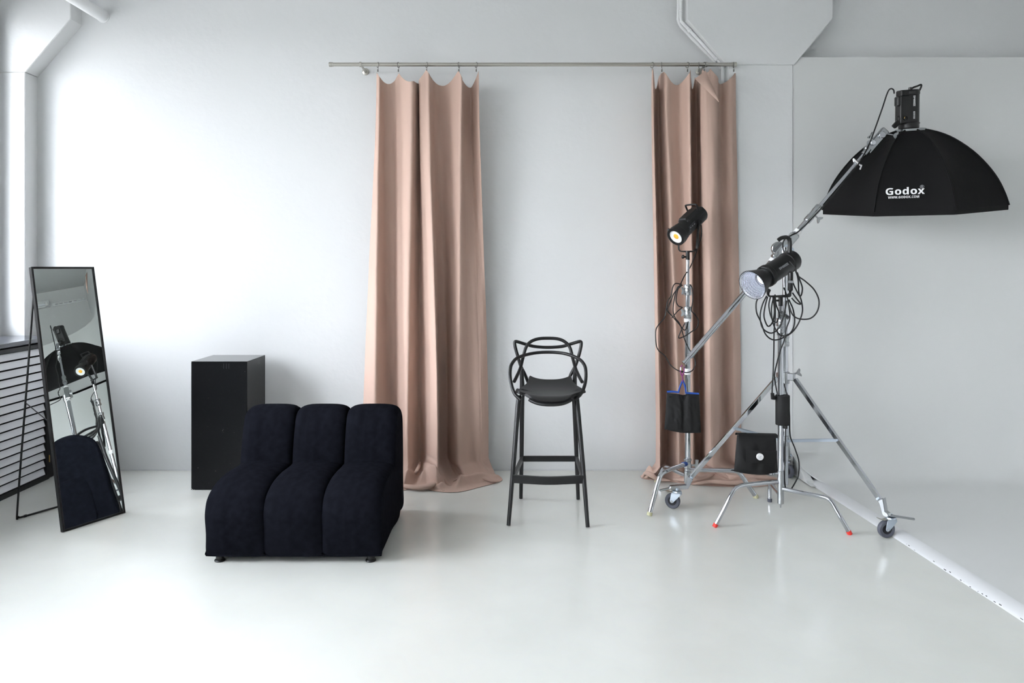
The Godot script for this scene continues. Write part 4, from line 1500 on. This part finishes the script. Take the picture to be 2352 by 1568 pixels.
	var hp := F + d * 0.25 + upn * 0.06
	g.tube(spl(pv([hp - sx * 0.045 - upn * 0.01, hp - sx * 0.045 + upn * 0.028, hp - sx * 0.035 + upn * 0.038, hp + sx * 0.035 + upn * 0.038, hp + sx * 0.045 + upn * 0.028, hp + sx * 0.045 - upn * 0.01]), 5), 0.006, 10)
	part("handle", g, M.black_plastic, l)
	g = Geo.new()
	g.cyl(F + d * 0.045 - sx * 0.058 + upn * 0.03, F + d * 0.045 - sx * 0.076 + upn * 0.034, 0.010, 14, 0.002)
	part("release_button", g, M.black_gloss, l)
	# yoke: flat strip bent to a U, and its socket
	g = Geo.new()
	var ya := F + d * 0.13 - sx * 0.064
	var yb := F + d * 0.19 + sx * 0.064
	var bot := 1.5 + (616.0 - 577.0) * 4.90 / 1700.0
	var yo := [ya, Vector3(ya.x + 0.006, bot + 0.03, ya.z - 0.02), Vector3(ya.x + 0.012, bot + 0.008, ya.z - 0.022), Vector3(ya.x + 0.03, bot, ya.z - 0.024), Vector3(yb.x - 0.03, bot, zz + 0.004), Vector3(yb.x - 0.008, bot + 0.010, zz + 0.004), Vector3(yb.x, bot + 0.035, zz + 0.002), yb]
	g.tube(spl(pv(yo), 6), 0.011, 10, true, false, 0.4, Vector3(0.5, 1, 0).normalized())
	part("yoke", g, M.black_plastic, l)
	g = Geo.new()
	g.cyl(ya + sx * 0.006, ya - sx * 0.012, 0.016, 18, 0.003)
	g.cyl(yb - sx * 0.006, yb + sx * 0.014, 0.016, 18, 0.003)
	part("yoke_bolt", g, M.black_gloss, l)
	g = Geo.new()
	g.cyl(at.call(597), at.call(576), 0.013, 18, 0.002)
	g.cyl(at.call(590), at.call(590) + Vector3(-0.03, 0, 0.006), 0.006, 10, 0.001)
	part("socket", g, M.black_plastic, l)
	g = Geo.new()
	g.lathe(Geo.along(at.call(590) + Vector3(-0.024, 0, 0.005), at.call(590) + Vector3(-0.05, 0.004, 0.008)), PackedVector2Array([Vector2(0, 0), Vector2(0.008, 0), Vector2(0.013, 0.004), Vector2(0.013, 0.012), Vector2(0.01, 0.016), Vector2(0, 0.016)]), 8)
	part("tightening_knob", g, M.black_gloss, l)


# ---------------------------------------------------------------- right flash and its stand
func flash_stand() -> void:
	var base := Vector3(1.6254, 0, -4.4)
	var t := thing("flash_stand", "chrome stand with red-capped bent legs carrying the flash with the silver reflector", "lamp stand", base)
	var x := base.x
	var zz := base.z
	var at := func(py: float) -> Vector3: return Vector3(x, 1.5 + (616.0 - py) * 4.4 / 1700.0, zz)
	var g := Geo.new()
	g.cyl(at.call(1100), at.call(765), 0.0168, 24)
	part("column", g, M.chrome, t)
	g = Geo.new()
	g.cyl(at.call(775), at.call(700), 0.012, 24)
	part("riser", g, M.chrome, t)
	g = Geo.new()
	g.cyl(at.call(1156), at.call(1080), 0.019, 24, 0.002)
	g.lathe(Transform3D(Basis(Vector3.RIGHT, PI), at.call(1155)), PackedVector2Array([Vector2(0, 0), Vector2(0.011, 0), Vector2(0.009, 0.006), Vector2(0.005, 0.012), Vector2(0.004, 0.026), Vector2(0, 0.028)]), 16)
	var sl := part("leg_sleeve", g, M.satin_chrome, t)
	wing_knob(sl, at.call(1086), at.call(1087) + Vector3(-0.052, 0.0, 0.01), Vector3(0, 0.3, 1), M.satin_chrome, 1.2)
	collar(t, at.call(770), at.call(752), 0.021, Vector3.ZERO, M.satin_chrome)
	collar(t, at.call(751), at.call(731), 0.0185, Vector3(0.0, 0, -0.05), M.satin_chrome)
	g = Geo.new()
	g.cyl(at.call(728), at.call(716), 0.0165, 20, 0.002)
	var c2 := part("top_clamp", g, M.satin_chrome, t)
	g = Geo.new()
	g.bar(at.call(718) + Vector3(-0.005, 0.004, 0.018), at.call(728) + Vector3(0.042, -0.006, 0.022), 0.012, 0.024, Vector3(0.4, 1, 0), 0.004)
	part("clamp_lever", g, M.satin_chrome, c2)
	bent_leg(t, [Vector3(1.6125, 0.2318, -4.4), Vector3(1.5021, 0.2341, -4.365), Vector3(1.3983, 0.2341, -4.33), Vector3(1.3503, 0.2283, -4.315), Vector3(1.3143, 0.2034, -4.305), Vector3(1.2632, 0.113, -4.295), Vector3(1.202, 0, -4.2929)], 0.0125, M.red_rubber)
	bent_leg(t, [Vector3(1.6346, 0.1933, -4.39), Vector3(1.7153, 0.1913, -4.32), Vector3(1.8, 0.1912, -4.25), Vector3(1.8317, 0.1853, -4.225), Vector3(1.8549, 0.1578, -4.21), Vector3(1.8882, 0.0869, -4.185), Vector3(1.9345, 0, -4.1735)], 0.0125, M.red_rubber)
	bent_leg(t, [Vector3(1.625, 0.1532, -4.42), Vector3(1.6487, 0.1404, -4.55), Vector3(1.6738, 0.1318, -4.68), Vector3(1.6819, 0.1255, -4.73), Vector3(1.6863, 0.1029, -4.75), Vector3(1.6873, 0.0617, -4.757), Vector3(1.6875, 0, -4.7575)], 0.0125, M.rubber_grey)
	# ---- flash with reflector
	var d := Vector3(0.78, 0.38, -0.49).normalized()
	var F := Vector3(1.405, 1.4025, -4.25)
	var f := thing("studio_flash", "black studio flash with an open silver reflector pointing down to the left", "flash head", F)
	var xf := Geo.along(F, F + d, Vector3.UP)
	g = Geo.new()
	g.lathe(xf, PackedVector2Array([Vector2(0.086, 0.001), Vector2(0.0885, 0), Vector2(0.0895, 0.003), Vector2(0.0875, 0.008), Vector2(0.056, 0.108), Vector2(0.053, 0.125), Vector2(0.046, 0.125)]), 40)
	part("reflector_shell", g, M.black_plastic, f)
	# inside of the reflector: small dimples pressed into a silver cone
	g = Geo.new()
	var rows := []
	var nu := 160
	var nv := 40
	for i in nv + 1:
		var v := float(i) / nv
		var row := PackedVector3Array()
		for j in nu:
			var a := TAU * j / nu
			var r := lerpf(0.0862, 0.044, v) - 0.004 * (absf(sin(a * 20)) + absf(sin(v * PI * 8))) * (1.0 if v > 0.04 and v < 0.95 else 0.0)
			row.append(xf * Vector3(cos(a) * r, 0.002 + v * 0.108, sin(a) * r))
		rows.append(row)
	g.grid(rows, true, false)
	part("reflector_lining", g, M.reflector_silver, f)
	g = Geo.new()
	g.lathe(xf, PackedVector2Array([Vector2(0, 0.085), Vector2(0.028, 0.088), Vector2(0.036, 0.096), Vector2(0.036, 0.12), Vector2(0, 0.12)]), 30)
	part("glass_dome", g, M.glass_white, f)
	g = Geo.new()
	g.lathe(xf, PackedVector2Array([Vector2(0.037, 0.100), Vector2(0.044, 0.100), Vector2(0.044, 0.118), Vector2(0.037, 0.118)]), 30)
	part("dark_ring", g, M.rubber_dark, f)
	g = Geo.new()
	g.lathe(xf, PackedVector2Array([Vector2(0, 0.124), Vector2(0.064, 0.124), Vector2(0.066, 0.128), Vector2(0.066, 0.152), Vector2(0.063, 0.156), Vector2(0.060, 0.158), Vector2(0.060, 0.33), Vector2(0.064, 0.334), Vector2(0.064, 0.385), Vector2(0.056, 0.40), Vector2(0, 0.402)]), 40)
	part("body", g, M.black_plastic, f)
	g = Geo.new()
	g.lathe(xf, PackedVector2Array([Vector2(0.0585, 0.121), Vector2(0.061, 0.121), Vector2(0.061, 0.1245), Vector2(0.0585, 0.1245)]), 40)
	part("chrome_ring", g, M.satin_chrome, f)
	var upn := Vector3.UP - d * d.y
	upn = upn.normalized()
	var sx := d.cross(upn).normalized()
	if sx.z < 0:
		sx = -sx   # towards the photographer
	g = Geo.new()
	var hp := F + d * 0.36 + upn * 0.058
	g.tube(spl(pv([hp + sx * 0.02, hp + upn * 0.06 + d * 0.025 + sx * 0.02, hp + upn * 0.088 + d * 0.02 + sx * 0.015, hp + upn * 0.098 - d * 0.01, hp + upn * 0.09 - d * 0.03 - sx * 0.015]), 6), 0.012, 12)
	part("handle", g, M.black_plastic, f)
	# print on the side of the body
	var nrm := (sx * 0.88 + upn * 0.47).normalized()
	var lb := Basis(d, nrm.cross(d).normalized(), nrm)
	lettering("model_lettering", "DP400III", 0.014, Transform3D(lb, F + d * 0.235 + nrm * 0.0604 - lb.y * 0.008), M.grey_print, f, 1.1)
	# yoke under the body
	g = Geo.new()
	var y0 := Vector3(1.5333, 1.3777, -4.33)
	var y1 := Vector3(1.6314, 1.432, -4.28)
	g.tube(spl(pv([y0, Vector3(1.5292, 1.357, -4.34), Vector3(1.5379, 1.3388, -4.35), Vector3(1.5609, 1.335, -4.35), Vector3(1.6046, 1.337, -4.33), Vector3(1.6315, 1.3406, -4.3), Vector3(1.639, 1.3536, -4.29), Vector3(1.6384, 1.3891, -4.285), Vector3(1.6365, 1.4773, -4.28)]), 6), 0.012, 10, true, false, 0.45, Vector3(0.7, 0.7, 0).normalized())
	part("yoke", g, M.black_plastic, f)
	g = Geo.new()
	g.rbox(Transform3D(Basis(Vector3.BACK, -0.02), Vector3(1.6339, 1.4246, -4.27)), Vector3(0.025, 0.115, 0.03), 0.008)
	part("grip", g, M.black_plastic, f)
	g = Geo.new()
	g.rbox(Transform3D(Basis(Vector3.BACK, -0.02), Vector3(1.6331, 1.4222, -4.268)), Vector3(0.027, 0.014, 0.032), 0.002)
	part("grey_band", g, M.grey_print, f)
	g = Geo.new()
	g.cyl(at.call(703), at.call(678), 0.0125, 18, 0.002)
	g.cyl(at.call(690), at.call(690) + Vector3(-0.03, 0.0, 0.006), 0.006, 10, 0.001)
	part("socket", g, M.black_plastic, f)


# ---------------------------------------------------------------- bags
# soft bag: front outline rows (left to right, top to bottom), bulged by thick
func bag_shape(corner: Array, thick: float, nu := 16, nv := 16, sd := 1, notch := 0.0) -> Geo:
	var fn := FastNoiseLite.new()
	fn.seed = sd
	fn.frequency = 1.0
	var front := []
	var back := []
	for i in nv + 1:
		var v := float(i) / nv
		var a: Vector3 = corner[0].lerp(corner[3], v)
		var b: Vector3 = corner[1].lerp(corner[2], v)
		var rf := PackedVector3Array()
		var rb := PackedVector3Array()
		for j in nu + 1:
			var u := float(j) / nu
			var p := a.lerp(b, u)
			var e := pow(maxf(4.0 * u * (1 - u), 0.0), 0.6) * pow(maxf(sin(PI * clampf(v, 0, 1)), 0.0), 0.5) * (0.55 + 0.6 * v)
			var wr := fn.get_noise_2d(u * 4.0, v * 2.5) * 0.35 + 0.1 * sin(u * 19.0 + v * 2.0)
			var cut := exp(-pow((u - 0.5) / 0.09, 2))
			p.y -= notch * cut * pow(1.0 - v, 2)
			if notch > 0.0:
				e *= 1.0 - 0.55 * exp(-pow((u - 0.5) / 0.05, 2)) * (1.0 - v * 0.6)
			p.y -= 0.012 * sin(PI * u) * (1.0 if v > 0.9 else 0.0)
			rf.append(p + Vector3(0, 0, thick * e * (1.0 + wr) * 0.5 + 0.002))
			rb.append(p - Vector3(0, 0, thick * e * 0.5 + 0.002))
		front.append(rf)
		back.append(rb)
	# closed loops round the bag, row by row
	var rows := []
	for i in nv + 1:
		var row := PackedVector3Array()
		row.append_array(front[i])
		var r: PackedVector3Array = back[i].duplicate()
		r.reverse()
		row.append_array(r)
		rows.append(row)
	var g := Geo.new()
	g.grid(rows, true, true)
	return g


func bags() -> void:
	# bag hung on the lower end of the boom
	var z := 4.56
	var t := thing("sandbag", "black cloth weight bag with blue edging hanging from the lower end of the boom", "sandbag", Vector3(1.0864, 0.4968, -4.56))
	var g := bag_shape([Vector3(0.9844, 0.7302, -4.56), Vector3(1.1816, 0.7248, -4.56), Vector3(1.1936, 0.4888, -4.56), Vector3(0.9683, 0.5102, -4.56)], 0.06, 40, 24, 3, 0.05)
	part("body", g, M.bag_black, t)
	g = Geo.new()
	g.tube(spl(pv([Vector3(0.9844, 0.7396, -4.56), Vector3(1.0186, 0.7414, -4.557), Vector3(1.0557, 0.7364, -4.555)]), 5), 0.006, 8, true, false, 0.6, Vector3.BACK)
	g.tube(spl(pv([Vector3(1.0986, 0.7337, -4.555), Vector3(1.1393, 0.7307, -4.557), Vector3(1.1816, 0.7275, -4.56)]), 5), 0.006, 8, true, false, 0.6, Vector3.BACK)
	part("blue_edging", g, M.blue_trim, t).set_meta("kind", "stuff")
	g = Geo.new()
	g.tube(spl(pv([Vector3(1.0525, 0.734, -4.553), Vector3(1.0637, 0.7712, -4.555), Vector3(1.0776, 0.803, -4.557), Vector3(1.0819, 0.8069, -4.558), Vector3(1.0856, 0.8004, -4.557), Vector3(1.0959, 0.7685, -4.555), Vector3(1.1008, 0.7313, -4.553)]), 6), 0.0055, 8, true, false, 0.45, Vector3.BACK)
	part("blue_strap", g, M.blue_trim, t)
	g = Geo.new()
	g.rbox(Transform3D(Basis(Vector3.BACK, 0.1), Vector3(1.0026, 0.7113, -4.545)), Vector3(0.016, 0.004, 0.004), 0.001)
	part("zip_pull", g, M.black_gloss, t)
	g = Geo.new()
	g.tube(spl(pv([Vector3(1.0748, 0.9065, -4.545), Vector3(1.0652, 0.8844, -4.55), Vector3(1.0679, 0.8523, -4.55), Vector3(1.0759, 0.8416, -4.55), Vector3(1.0866, 0.8657, -4.55), Vector3(1.0868, 0.8958, -4.545)]), 6), 0.0032, 8, false)
	g.tube(spl(pv([Vector3(1.0759, 0.8443, -4.55), Vector3(1.0791, 0.8252, -4.552), Vector3(1.08, 0.8005, -4.556)]), 4), 0.003, 8)
	part("purple_cord", g, M.purple_cord, t)
	g = Geo.new()
	g.cyl(Vector3(1.0654, 0.8931, -4.545), Vector3(1.0661, 0.874, -4.548), 0.0042, 10)
	part("cord_sleeve", g, M.white_plastic, t)
	# saddle bag over the left brace of the roller stand
	t = thing("sandbag", "black weight bag with a round white badge saddled over the brace of the roller stand", "sandbag", Vector3(1.5505, 0.2309, -4.6))
	g = bag_shape([Vector3(1.4287, 0.4636, -4.6), Vector3(1.6695, 0.4555, -4.6), Vector3(1.6613, 0.2312, -4.57), Vector3(1.4006, 0.2473, -4.57)], 0.07, 22, 18, 5)
	part("front_pouch", g, M.bag_black, t)
	g = bag_shape([Vector3(1.4501, 0.4501, -4.66), Vector3(1.6913, 0.4419, -4.66), Vector3(1.7242, 0.2006, -4.72), Vector3(1.4576, 0.2117, -4.72)], 0.06, 22, 16, 6)
	part("rear_pouch", g, M.bag_black, t)
	g = Geo.new()
	var rows := []
	for i in 9:
		var a := PI * i / 8.0
		var row := PackedVector3Array()
		for j in 9:
			var p := Vector3(1.438, 0.4514, -4.63).lerp(Vector3(1.6831, 0.446, -4.63), j / 8.0)
			row.append(p + Vector3(0, sin(a) * 0.016, cos(a) * 0.036))
		rows.append(row)
	g.slab(rows, 0.004)
	part("saddle", g, M.bag_black, t)
	g = Geo.new()
	rows = []
	for i in 7:
		var row := PackedVector3Array()
		for j in 13:
			var v := i / 6.0
			var p := Vector3(1.4651, 0.3851, -4.545).lerp(Vector3(1.6548, 0.3807, -4.552), j / 12.0)
			var e := sin(PI * j / 12.0)
			row.append(p + Vector3(0, -0.075 * v, 0.006 + 0.012 * e * (1.0 - v * 0.2)))
		rows.append(row)
	g.slab(rows, -0.004)
	part("pocket_flap", g, M.bag_black, t)
	g = Geo.new()
	var bc := Vector3(1.5424, 0.3505, -4.513)
	g.cyl(bc + Vector3(0, 0, -0.012), bc + Vector3(0, 0, 0.004), 0.0205, 30, 0.0015)
	var badge := part("badge", g, M.white_plastic, t)
	g = Geo.new()
	var bc2 := bc + Vector3(0, 0, 0.0045)
	g.tube(spl(pv([bc2 + Vector3(-0.008, 0.004, 0), bc2 + Vector3(-0.002, -0.003, 0), bc2 + Vector3(0.002, 0.006, 0), bc2 + Vector3(0.007, 0.001, 0)]), 4), 0.0008, 6)
	g.tube(pv([bc2 + Vector3(-0.005, -0.007, 0), bc2 + Vector3(0.006, -0.007, 0)]), 0.0008, 6)
	part("badge_print", g, M.grey_print, badge).set_meta("kind", "stuff")
	# black power box strapped to the roller stand
	t = thing("power_box", "black power box strapped round the column under the flash with the silver reflector", "power box", Vector3(1.64, 0.58, -4.4))
	g = Geo.new()
	g.lathe(Transform3D(Basis(), Vector3(1.6371, 0.5708, -4.4)), PackedVector2Array([Vector2(0, 0), Vector2(0.039, 0), Vector2(0.041, 0.004), Vector2(0.041, 0.172), Vector2(0.039, 0.176), Vector2(0, 0.176)]), 28)
	part("body", g, M.bag_black, t)
	g = Geo.new()
	g.bar(Vector3(1.6021, 0.7339, -4.4), Vector3(1.5752, 0.7305, -4.39), 0.02, 0.02)
	g.bar(Vector3(1.5752, 0.7227, -4.39), Vector3(1.5727, 0.7614, -4.39), 0.018, 0.018)
	part("angled_plug", g, M.black_plastic, t)
	g = Geo.new()
	g.cyl(Vector3(1.6482, 0.5792, -4.385), Vector3(1.6482, 0.5508, -4.385), 0.012, 14)
	part("cable_gland", g, M.black_plastic, t)


# ---------------------------------------------------------------- cables
func wire(called: String, paths: Array, r: float, label: String) -> void:
	var t := thing(called, label, "cable", paths[0][0])
	for p: Array in paths:
		var g := Geo.new()
		g.tube(spl(pv(p), 8), r, 8)
		part("loop" if paths.size() > 1 else "cord", g, M.black_cable, t)


func cables() -> void:
	wire("power_cable", [
		[Vector3(1.3029, 1.8265, -5), Vector3(1.3091, 1.7759, -4.99), Vector3(1.301, 1.7076, -4.97), Vector3(1.2557, 1.5986, -4.93), Vector3(1.2184, 1.5116, -4.92), Vector3(1.1688, 1.4542, -4.87), Vector3(1.136, 1.4032, -4.84), Vector3(1.1132, 1.352, -4.84), Vector3(1.1047, 1.2893, -4.84), Vector3(1.1189, 1.2552, -4.84), Vector3(1.1462, 1.244, -4.835)],
		[Vector3(1.1417, 1.3947, -4.84), Vector3(1.1018, 1.4004, -4.84), Vector3(1.0819, 1.3747, -4.84), Vector3(1.0705, 1.3178, -4.84), Vector3(1.0456, 1.2812, -4.83), Vector3(1.0285, 1.1846, -4.83), Vector3(0.9867, 1.1342, -4.82), Vector3(0.9648, 1.0926, -4.81), Vector3(0.9677, 1.0077, -4.81), Vector3(0.9846, 0.9652, -4.81), Vector3(1.0249, 0.9296, -4.8), Vector3(1.0566, 0.8745, -4.79), Vector3(1.0971, 0.8434, -4.77), Vector3(1.1364, 0.8294, -4.77)],
		[Vector3(1.1365, 1.3864, -4.83), Vector3(1.0921, 1.3407, -4.835), Vector3(1.058, 1.2611, -4.835), Vector3(1.0466, 1.2241, -4.835), Vector3(1.0808, 1.1843, -4.835), Vector3(1.1166, 1.142, -4.83), Vector3(1.1592, 1.0966, -4.83), Vector3(1.1868, 1.1519, -4.85)],
		[Vector3(1.1485, 1.3888, -4.845), Vector3(1.1132, 1.3747, -4.84), Vector3(1.0933, 1.3036, -4.84), Vector3(1.0847, 1.2267, -4.84), Vector3(1.099, 1.1754, -4.84), Vector3(1.1291, 1.1331, -4.835), Vector3(1.1564, 1.0397, -4.83), Vector3(1.186, 0.9767, -4.835), Vector3(1.2189, 0.9204, -4.83), Vector3(1.2248, 0.8762, -4.82), Vector3(1.2028, 0.8393, -4.8), Vector3(1.156, 0.828, -4.77), Vector3(1.1228, 0.8392, -4.76)],
		[Vector3(1.1978, 1.3942, -4.86), Vector3(1.215, 1.3685, -4.86), Vector3(1.2179, 1.2884, -4.86), Vector3(1.2093, 1.2256, -4.86), Vector3(1.2322, 1.197, -4.86), Vector3(1.255, 1.1569, -4.86), Vector3(1.2464, 1.1112, -4.86), Vector3(1.2109, 1.0859, -4.855), Vector3(1.1644, 1.0587, -4.84), Vector3(1.1194, 1.0454, -4.83), Vector3(1.1308, 1.0852, -4.83), Vector3(1.1592, 1.142, -4.83)],
		[Vector3(1.0751, 1.1758, -4.835), Vector3(1.1149, 1.2213, -4.835), Vector3(1.1462, 1.244, -4.835)],
	], 0.0036, "black cable coiled in loose loops round the upper column of the left lamp stand")
	wire("power_cable", [
		[Vector3(1.653, 1.5408, -4.33), Vector3(1.6758, 1.5051, -4.31), Vector3(1.6871, 1.4595, -4.3), Vector3(1.7246, 1.4245, -4.28), Vector3(1.7749, 1.3766, -4.28), Vector3(1.8026, 1.3137, -4.28), Vector3(1.7926, 1.2508, -4.28), Vector3(1.7564, 1.2098, -4.29), Vector3(1.6972, 1.2066, -4.3), Vector3(1.6606, 1.2313, -4.31), Vector3(1.6441, 1.2865, -4.32)],
		[Vector3(1.4645, 1.3381, -4.3), Vector3(1.4468, 1.3002, -4.3), Vector3(1.4494, 1.242, -4.3), Vector3(1.4781, 1.1856, -4.31), Vector3(1.5044, 1.1214, -4.32), Vector3(1.541, 1.0874, -4.33), Vector3(1.5865, 1.0804, -4.35), Vector3(1.6414, 1.0999, -4.36), Vector3(1.685, 1.1307, -4.36), Vector3(1.7144, 1.1827, -4.35), Vector3(1.7309, 1.2473, -4.34), Vector3(1.7218, 1.3064, -4.33), Vector3(1.7026, 1.3577, -4.32), Vector3(1.6936, 1.4392, -4.31), Vector3(1.6758, 1.4949, -4.31)],
		[Vector3(1.518, 1.3395, -4.33), Vector3(1.4926, 1.286, -4.33), Vector3(1.4798, 1.2224, -4.33), Vector3(1.49, 1.1587, -4.33), Vector3(1.5241, 1.1273, -4.34), Vector3(1.5609, 1.1213, -4.35), Vector3(1.5993, 1.152, -4.35), Vector3(1.6211, 1.2217, -4.34), Vector3(1.6314, 1.312, -4.32)],
		[Vector3(1.5267, 1.3341, -4.34), Vector3(1.5113, 1.2728, -4.34), Vector3(1.5062, 1.2141, -4.34), Vector3(1.5327, 1.1597, -4.35), Vector3(1.5645, 1.1871, -4.36), Vector3(1.5783, 1.2532, -4.37), Vector3(1.5681, 1.3355, -4.37)],
		[Vector3(1.5516, 1.3359, -4.36), Vector3(1.5414, 1.2794, -4.36), Vector3(1.5568, 1.2076, -4.36), Vector3(1.5886, 1.1812, -4.37), Vector3(1.6066, 1.2275, -4.37), Vector3(1.5861, 1.2892, -4.37), Vector3(1.5809, 1.3458, -4.37)],
		[Vector3(1.5624, 1.3341, -4.34), Vector3(1.5478, 1.2679, -4.335), Vector3(1.5529, 1.1966, -4.335), Vector3(1.5752, 1.14, -4.34), Vector3(1.6146, 1.1034, -4.35), Vector3(1.6671, 1.1179, -4.36), Vector3(1.6927, 1.1768, -4.36), Vector3(1.6811, 1.2544, -4.35), Vector3(1.6479, 1.3166, -4.33)],
		[Vector3(1.6517, 1.4393, -4.3), Vector3(1.6681, 1.389, -4.29), Vector3(1.6983, 1.3385, -4.29), Vector3(1.7149, 1.3836, -4.3), Vector3(1.6972, 1.4393, -4.3), Vector3(1.6846, 1.4772, -4.3)],
		[Vector3(1.6606, 1.358, -4.31), Vector3(1.6821, 1.3229, -4.3), Vector3(1.7048, 1.2926, -4.3), Vector3(1.6834, 1.2997, -4.31), Vector3(1.6594, 1.3272, -4.32)],
		[Vector3(1.6249, 1.3874, -4.35), Vector3(1.6453, 1.3311, -4.35), Vector3(1.6518, 1.2728, -4.34), Vector3(1.6588, 1.2086, -4.345), Vector3(1.6383, 1.1447, -4.345), Vector3(1.6274, 1.0752, -4.35), Vector3(1.6081, 1.0153, -4.36), Vector3(1.5912, 0.937, -4.37), Vector3(1.582, 0.8713, -4.38), Vector3(1.5944, 0.8167, -4.4), Vector3(1.6018, 0.7442, -4.385)],
		[Vector3(1.5693, 1.3364, -4.345), Vector3(1.5744, 1.2342, -4.345), Vector3(1.5686, 1.1315, -4.35), Vector3(1.5709, 1.0281, -4.36), Vector3(1.5706, 0.8985, -4.37), Vector3(1.5691, 0.8069, -4.38), Vector3(1.5714, 0.7614, -4.39)],
	], 0.0042, "thick bundle of black cable looped under the flash with the silver reflector")
	# cable of the upper flash head, along the boom arm down to the pivot
	wire("flash_cable", [[Vector3(2.4787, 2.6181, -4.74), Vector3(2.4732, 2.6432, -4.74), Vector3(2.4536, 2.6488, -4.74), Vector3(2.4341, 2.6209, -4.74), Vector3(2.3981, 2.5194, -4.735), Vector3(2.3511, 2.3931, -4.73), Vector3(2.3125, 2.2949, -4.725), Vector3(2.2771, 2.2322, -4.715), Vector3(2.2201, 2.1469, -4.7), Vector3(2.129, 2.0522, -4.67), Vector3(2.0306, 1.9336, -4.665), Vector3(1.9229, 1.8228, -4.65), Vector3(1.8314, 1.7347, -4.64), Vector3(1.7765, 1.7068, -4.625), Vector3(1.7301, 1.6817, -4.61), Vector3(1.7147, 1.6463, -4.605), Vector3(1.7274, 1.5922, -4.61), Vector3(1.7126, 1.5582, -4.5), Vector3(1.7005, 1.5259, -4.4)]], 0.0045, "black cable running from the upper flash head down along the boom arm")
	wire("power_cable", [[Vector3(1.6482, 0.5534, -4.385), Vector3(1.647, 0.4837, -4.385), Vector3(1.6462, 0.3534, -4.39), Vector3(1.6487, 0.2473, -4.4), Vector3(1.6576, 0.1874, -4.41)]], 0.0042, "thin straight black cable hanging below the power box")
	wire("power_cable", [[Vector3(1.6697, 0.8058, -4.47), Vector3(1.6704, 0.7599, -4.43), Vector3(1.6796, 0.7148, -4.42), Vector3(1.6861, 0.6186, -4.42), Vector3(1.69, 0.5016, -4.42), Vector3(1.7186, 0.4236, -4.42), Vector3(1.742, 0.3456, -4.42), Vector3(1.7394, 0.2676, -4.42), Vector3(1.7238, 0.2286, -4.42), Vector3(1.6901, 0.1904, -4.4)]], 0.0042, "black cable in a long bow to the right of the power box")


# ---------------------------------------------------------------- pipe, conduit, light fitting
func fittings() -> void:
	var g := Geo.new()
	var e := Vector3(-3.0002, 3.3686, -5.496)
	g.cyl(e + Vector3(0, 0, -0.02), Vector3(e.x, e.y, 6.5), 0.042, 28, 0.001)
	var t := thing("pipe", "white heating pipe running along under the ceiling at the left", "pipe", e)
	part("tube", g, M.white_paint, t)
	g = Geo.new()
	g.lathe(Transform3D(Basis(Vector3.RIGHT, PI * 0.5), e), PackedVector2Array([Vector2(0, 0), Vector2(0.047, 0), Vector2(0.047, 0.004), Vector2(0.042, 0.006), Vector2(0, 0.006)]), 28)
	part("collar", g, M.white_paint, t)
	# conduit round the flared head of the right pillar
	t = thing("conduit", "white cable conduit bent round the flared head of the right pillar", "conduit", Vector3(1.2896, 3.3296, -5.4))
	g = Geo.new()
	var line := [Vector3(1.2674, 3.95, -5.40), Vector3(1.2674, 3.4091, -5.4), Vector3(1.269, 3.3138, -5.4), Vector3(1.2769, 3.2915, -5.4), Vector3(1.3532, 3.2121, -5.4), Vector3(1.5406, 3.0088, -5.4), Vector3(1.5596, 2.9866, -5.4), Vector3(1.5724, 2.9548, -5.4), Vector3(1.5724, 2.9167, -5.4), Vector3(1.5724, 2.6944, -5.4)]
	g.tube(spl(pv(line), 6), 0.012, 12)
	part("tube", g, M.white_paint, t)
	g = Geo.new()
	line = [Vector3(1.2608, 3.95, -5.44), Vector3(1.2608, 3.4232, -5.44), Vector3(1.264, 3.308, -5.44), Vector3(1.3344, 3.2184, -5.44), Vector3(1.5328, 3.0168, -5.44)]
	g.tube(spl(pv(line), 6), 0.014, 12)
	part("tube", g, M.white_paint, t)
	for p: Array in [[Vector3(1.2674, 3.3868, -5.4), Vector3(1.2674, 3.3678, -5.4)], [Vector3(1.3214, 3.2439, -5.4), Vector3(1.3373, 3.228, -5.4)], [Vector3(1.5152, 3.0342, -5.4), Vector3(1.5311, 3.0184, -5.4)]]:
		g = Geo.new()
		g.cyl(p[0], p[1], 0.0165, 14, 0.002)
		part("clip", g, M.white_paint, t)
	# ceiling-height fluorescent fitting and perforated tray on the right wall, seen in the mirror
	t = thing("light_fitting", "unlit white fluorescent light fitting high on the right wall", "light fitting", Vector3(5.1, 3.74, -4.4))
	g = Geo.new()
	g.box(Vector3(5.03, 3.70, -4.98), Vector3(5.1, 3.80, -3.75), 0.006)
	part("housing", g, M.white_paint, t)
	g = Geo.new()
	g.cyl(Vector3(5.005, 3.73, -4.92), Vector3(5.005, 3.73, -3.81), 0.014, 14)
	part("fluorescent_tube", g, M.glass_white, t)
	for z: float in [-4.94, -3.79]:
		g = Geo.new()
		g.box(Vector3(4.985, 3.70, z - 0.02), Vector3(5.035, 3.76, z + 0.02), 0.004)
		part("lamp_holder", g, M.white_plastic, t)
	t = thing("cable_tray", "white perforated cable tray high on the right wall beside the light fitting", "cable tray", Vector3(5.1, 3.72, -5.2))
	g = Geo.new()
	g.box(Vector3(5.08, 3.70, -5.49), Vector3(5.1, 3.75, -5.02), 0.002)
	part("rail", g, M.white_paint, t)
	for k in 7:
		g = Geo.new()
		g.box(Vector3(5.03, 3.715, -5.47 + k * 0.064), Vector3(5.082, 3.735, -5.435 + k * 0.064), 0.002)
		part("tray_tab", g, M.white_paint, t)
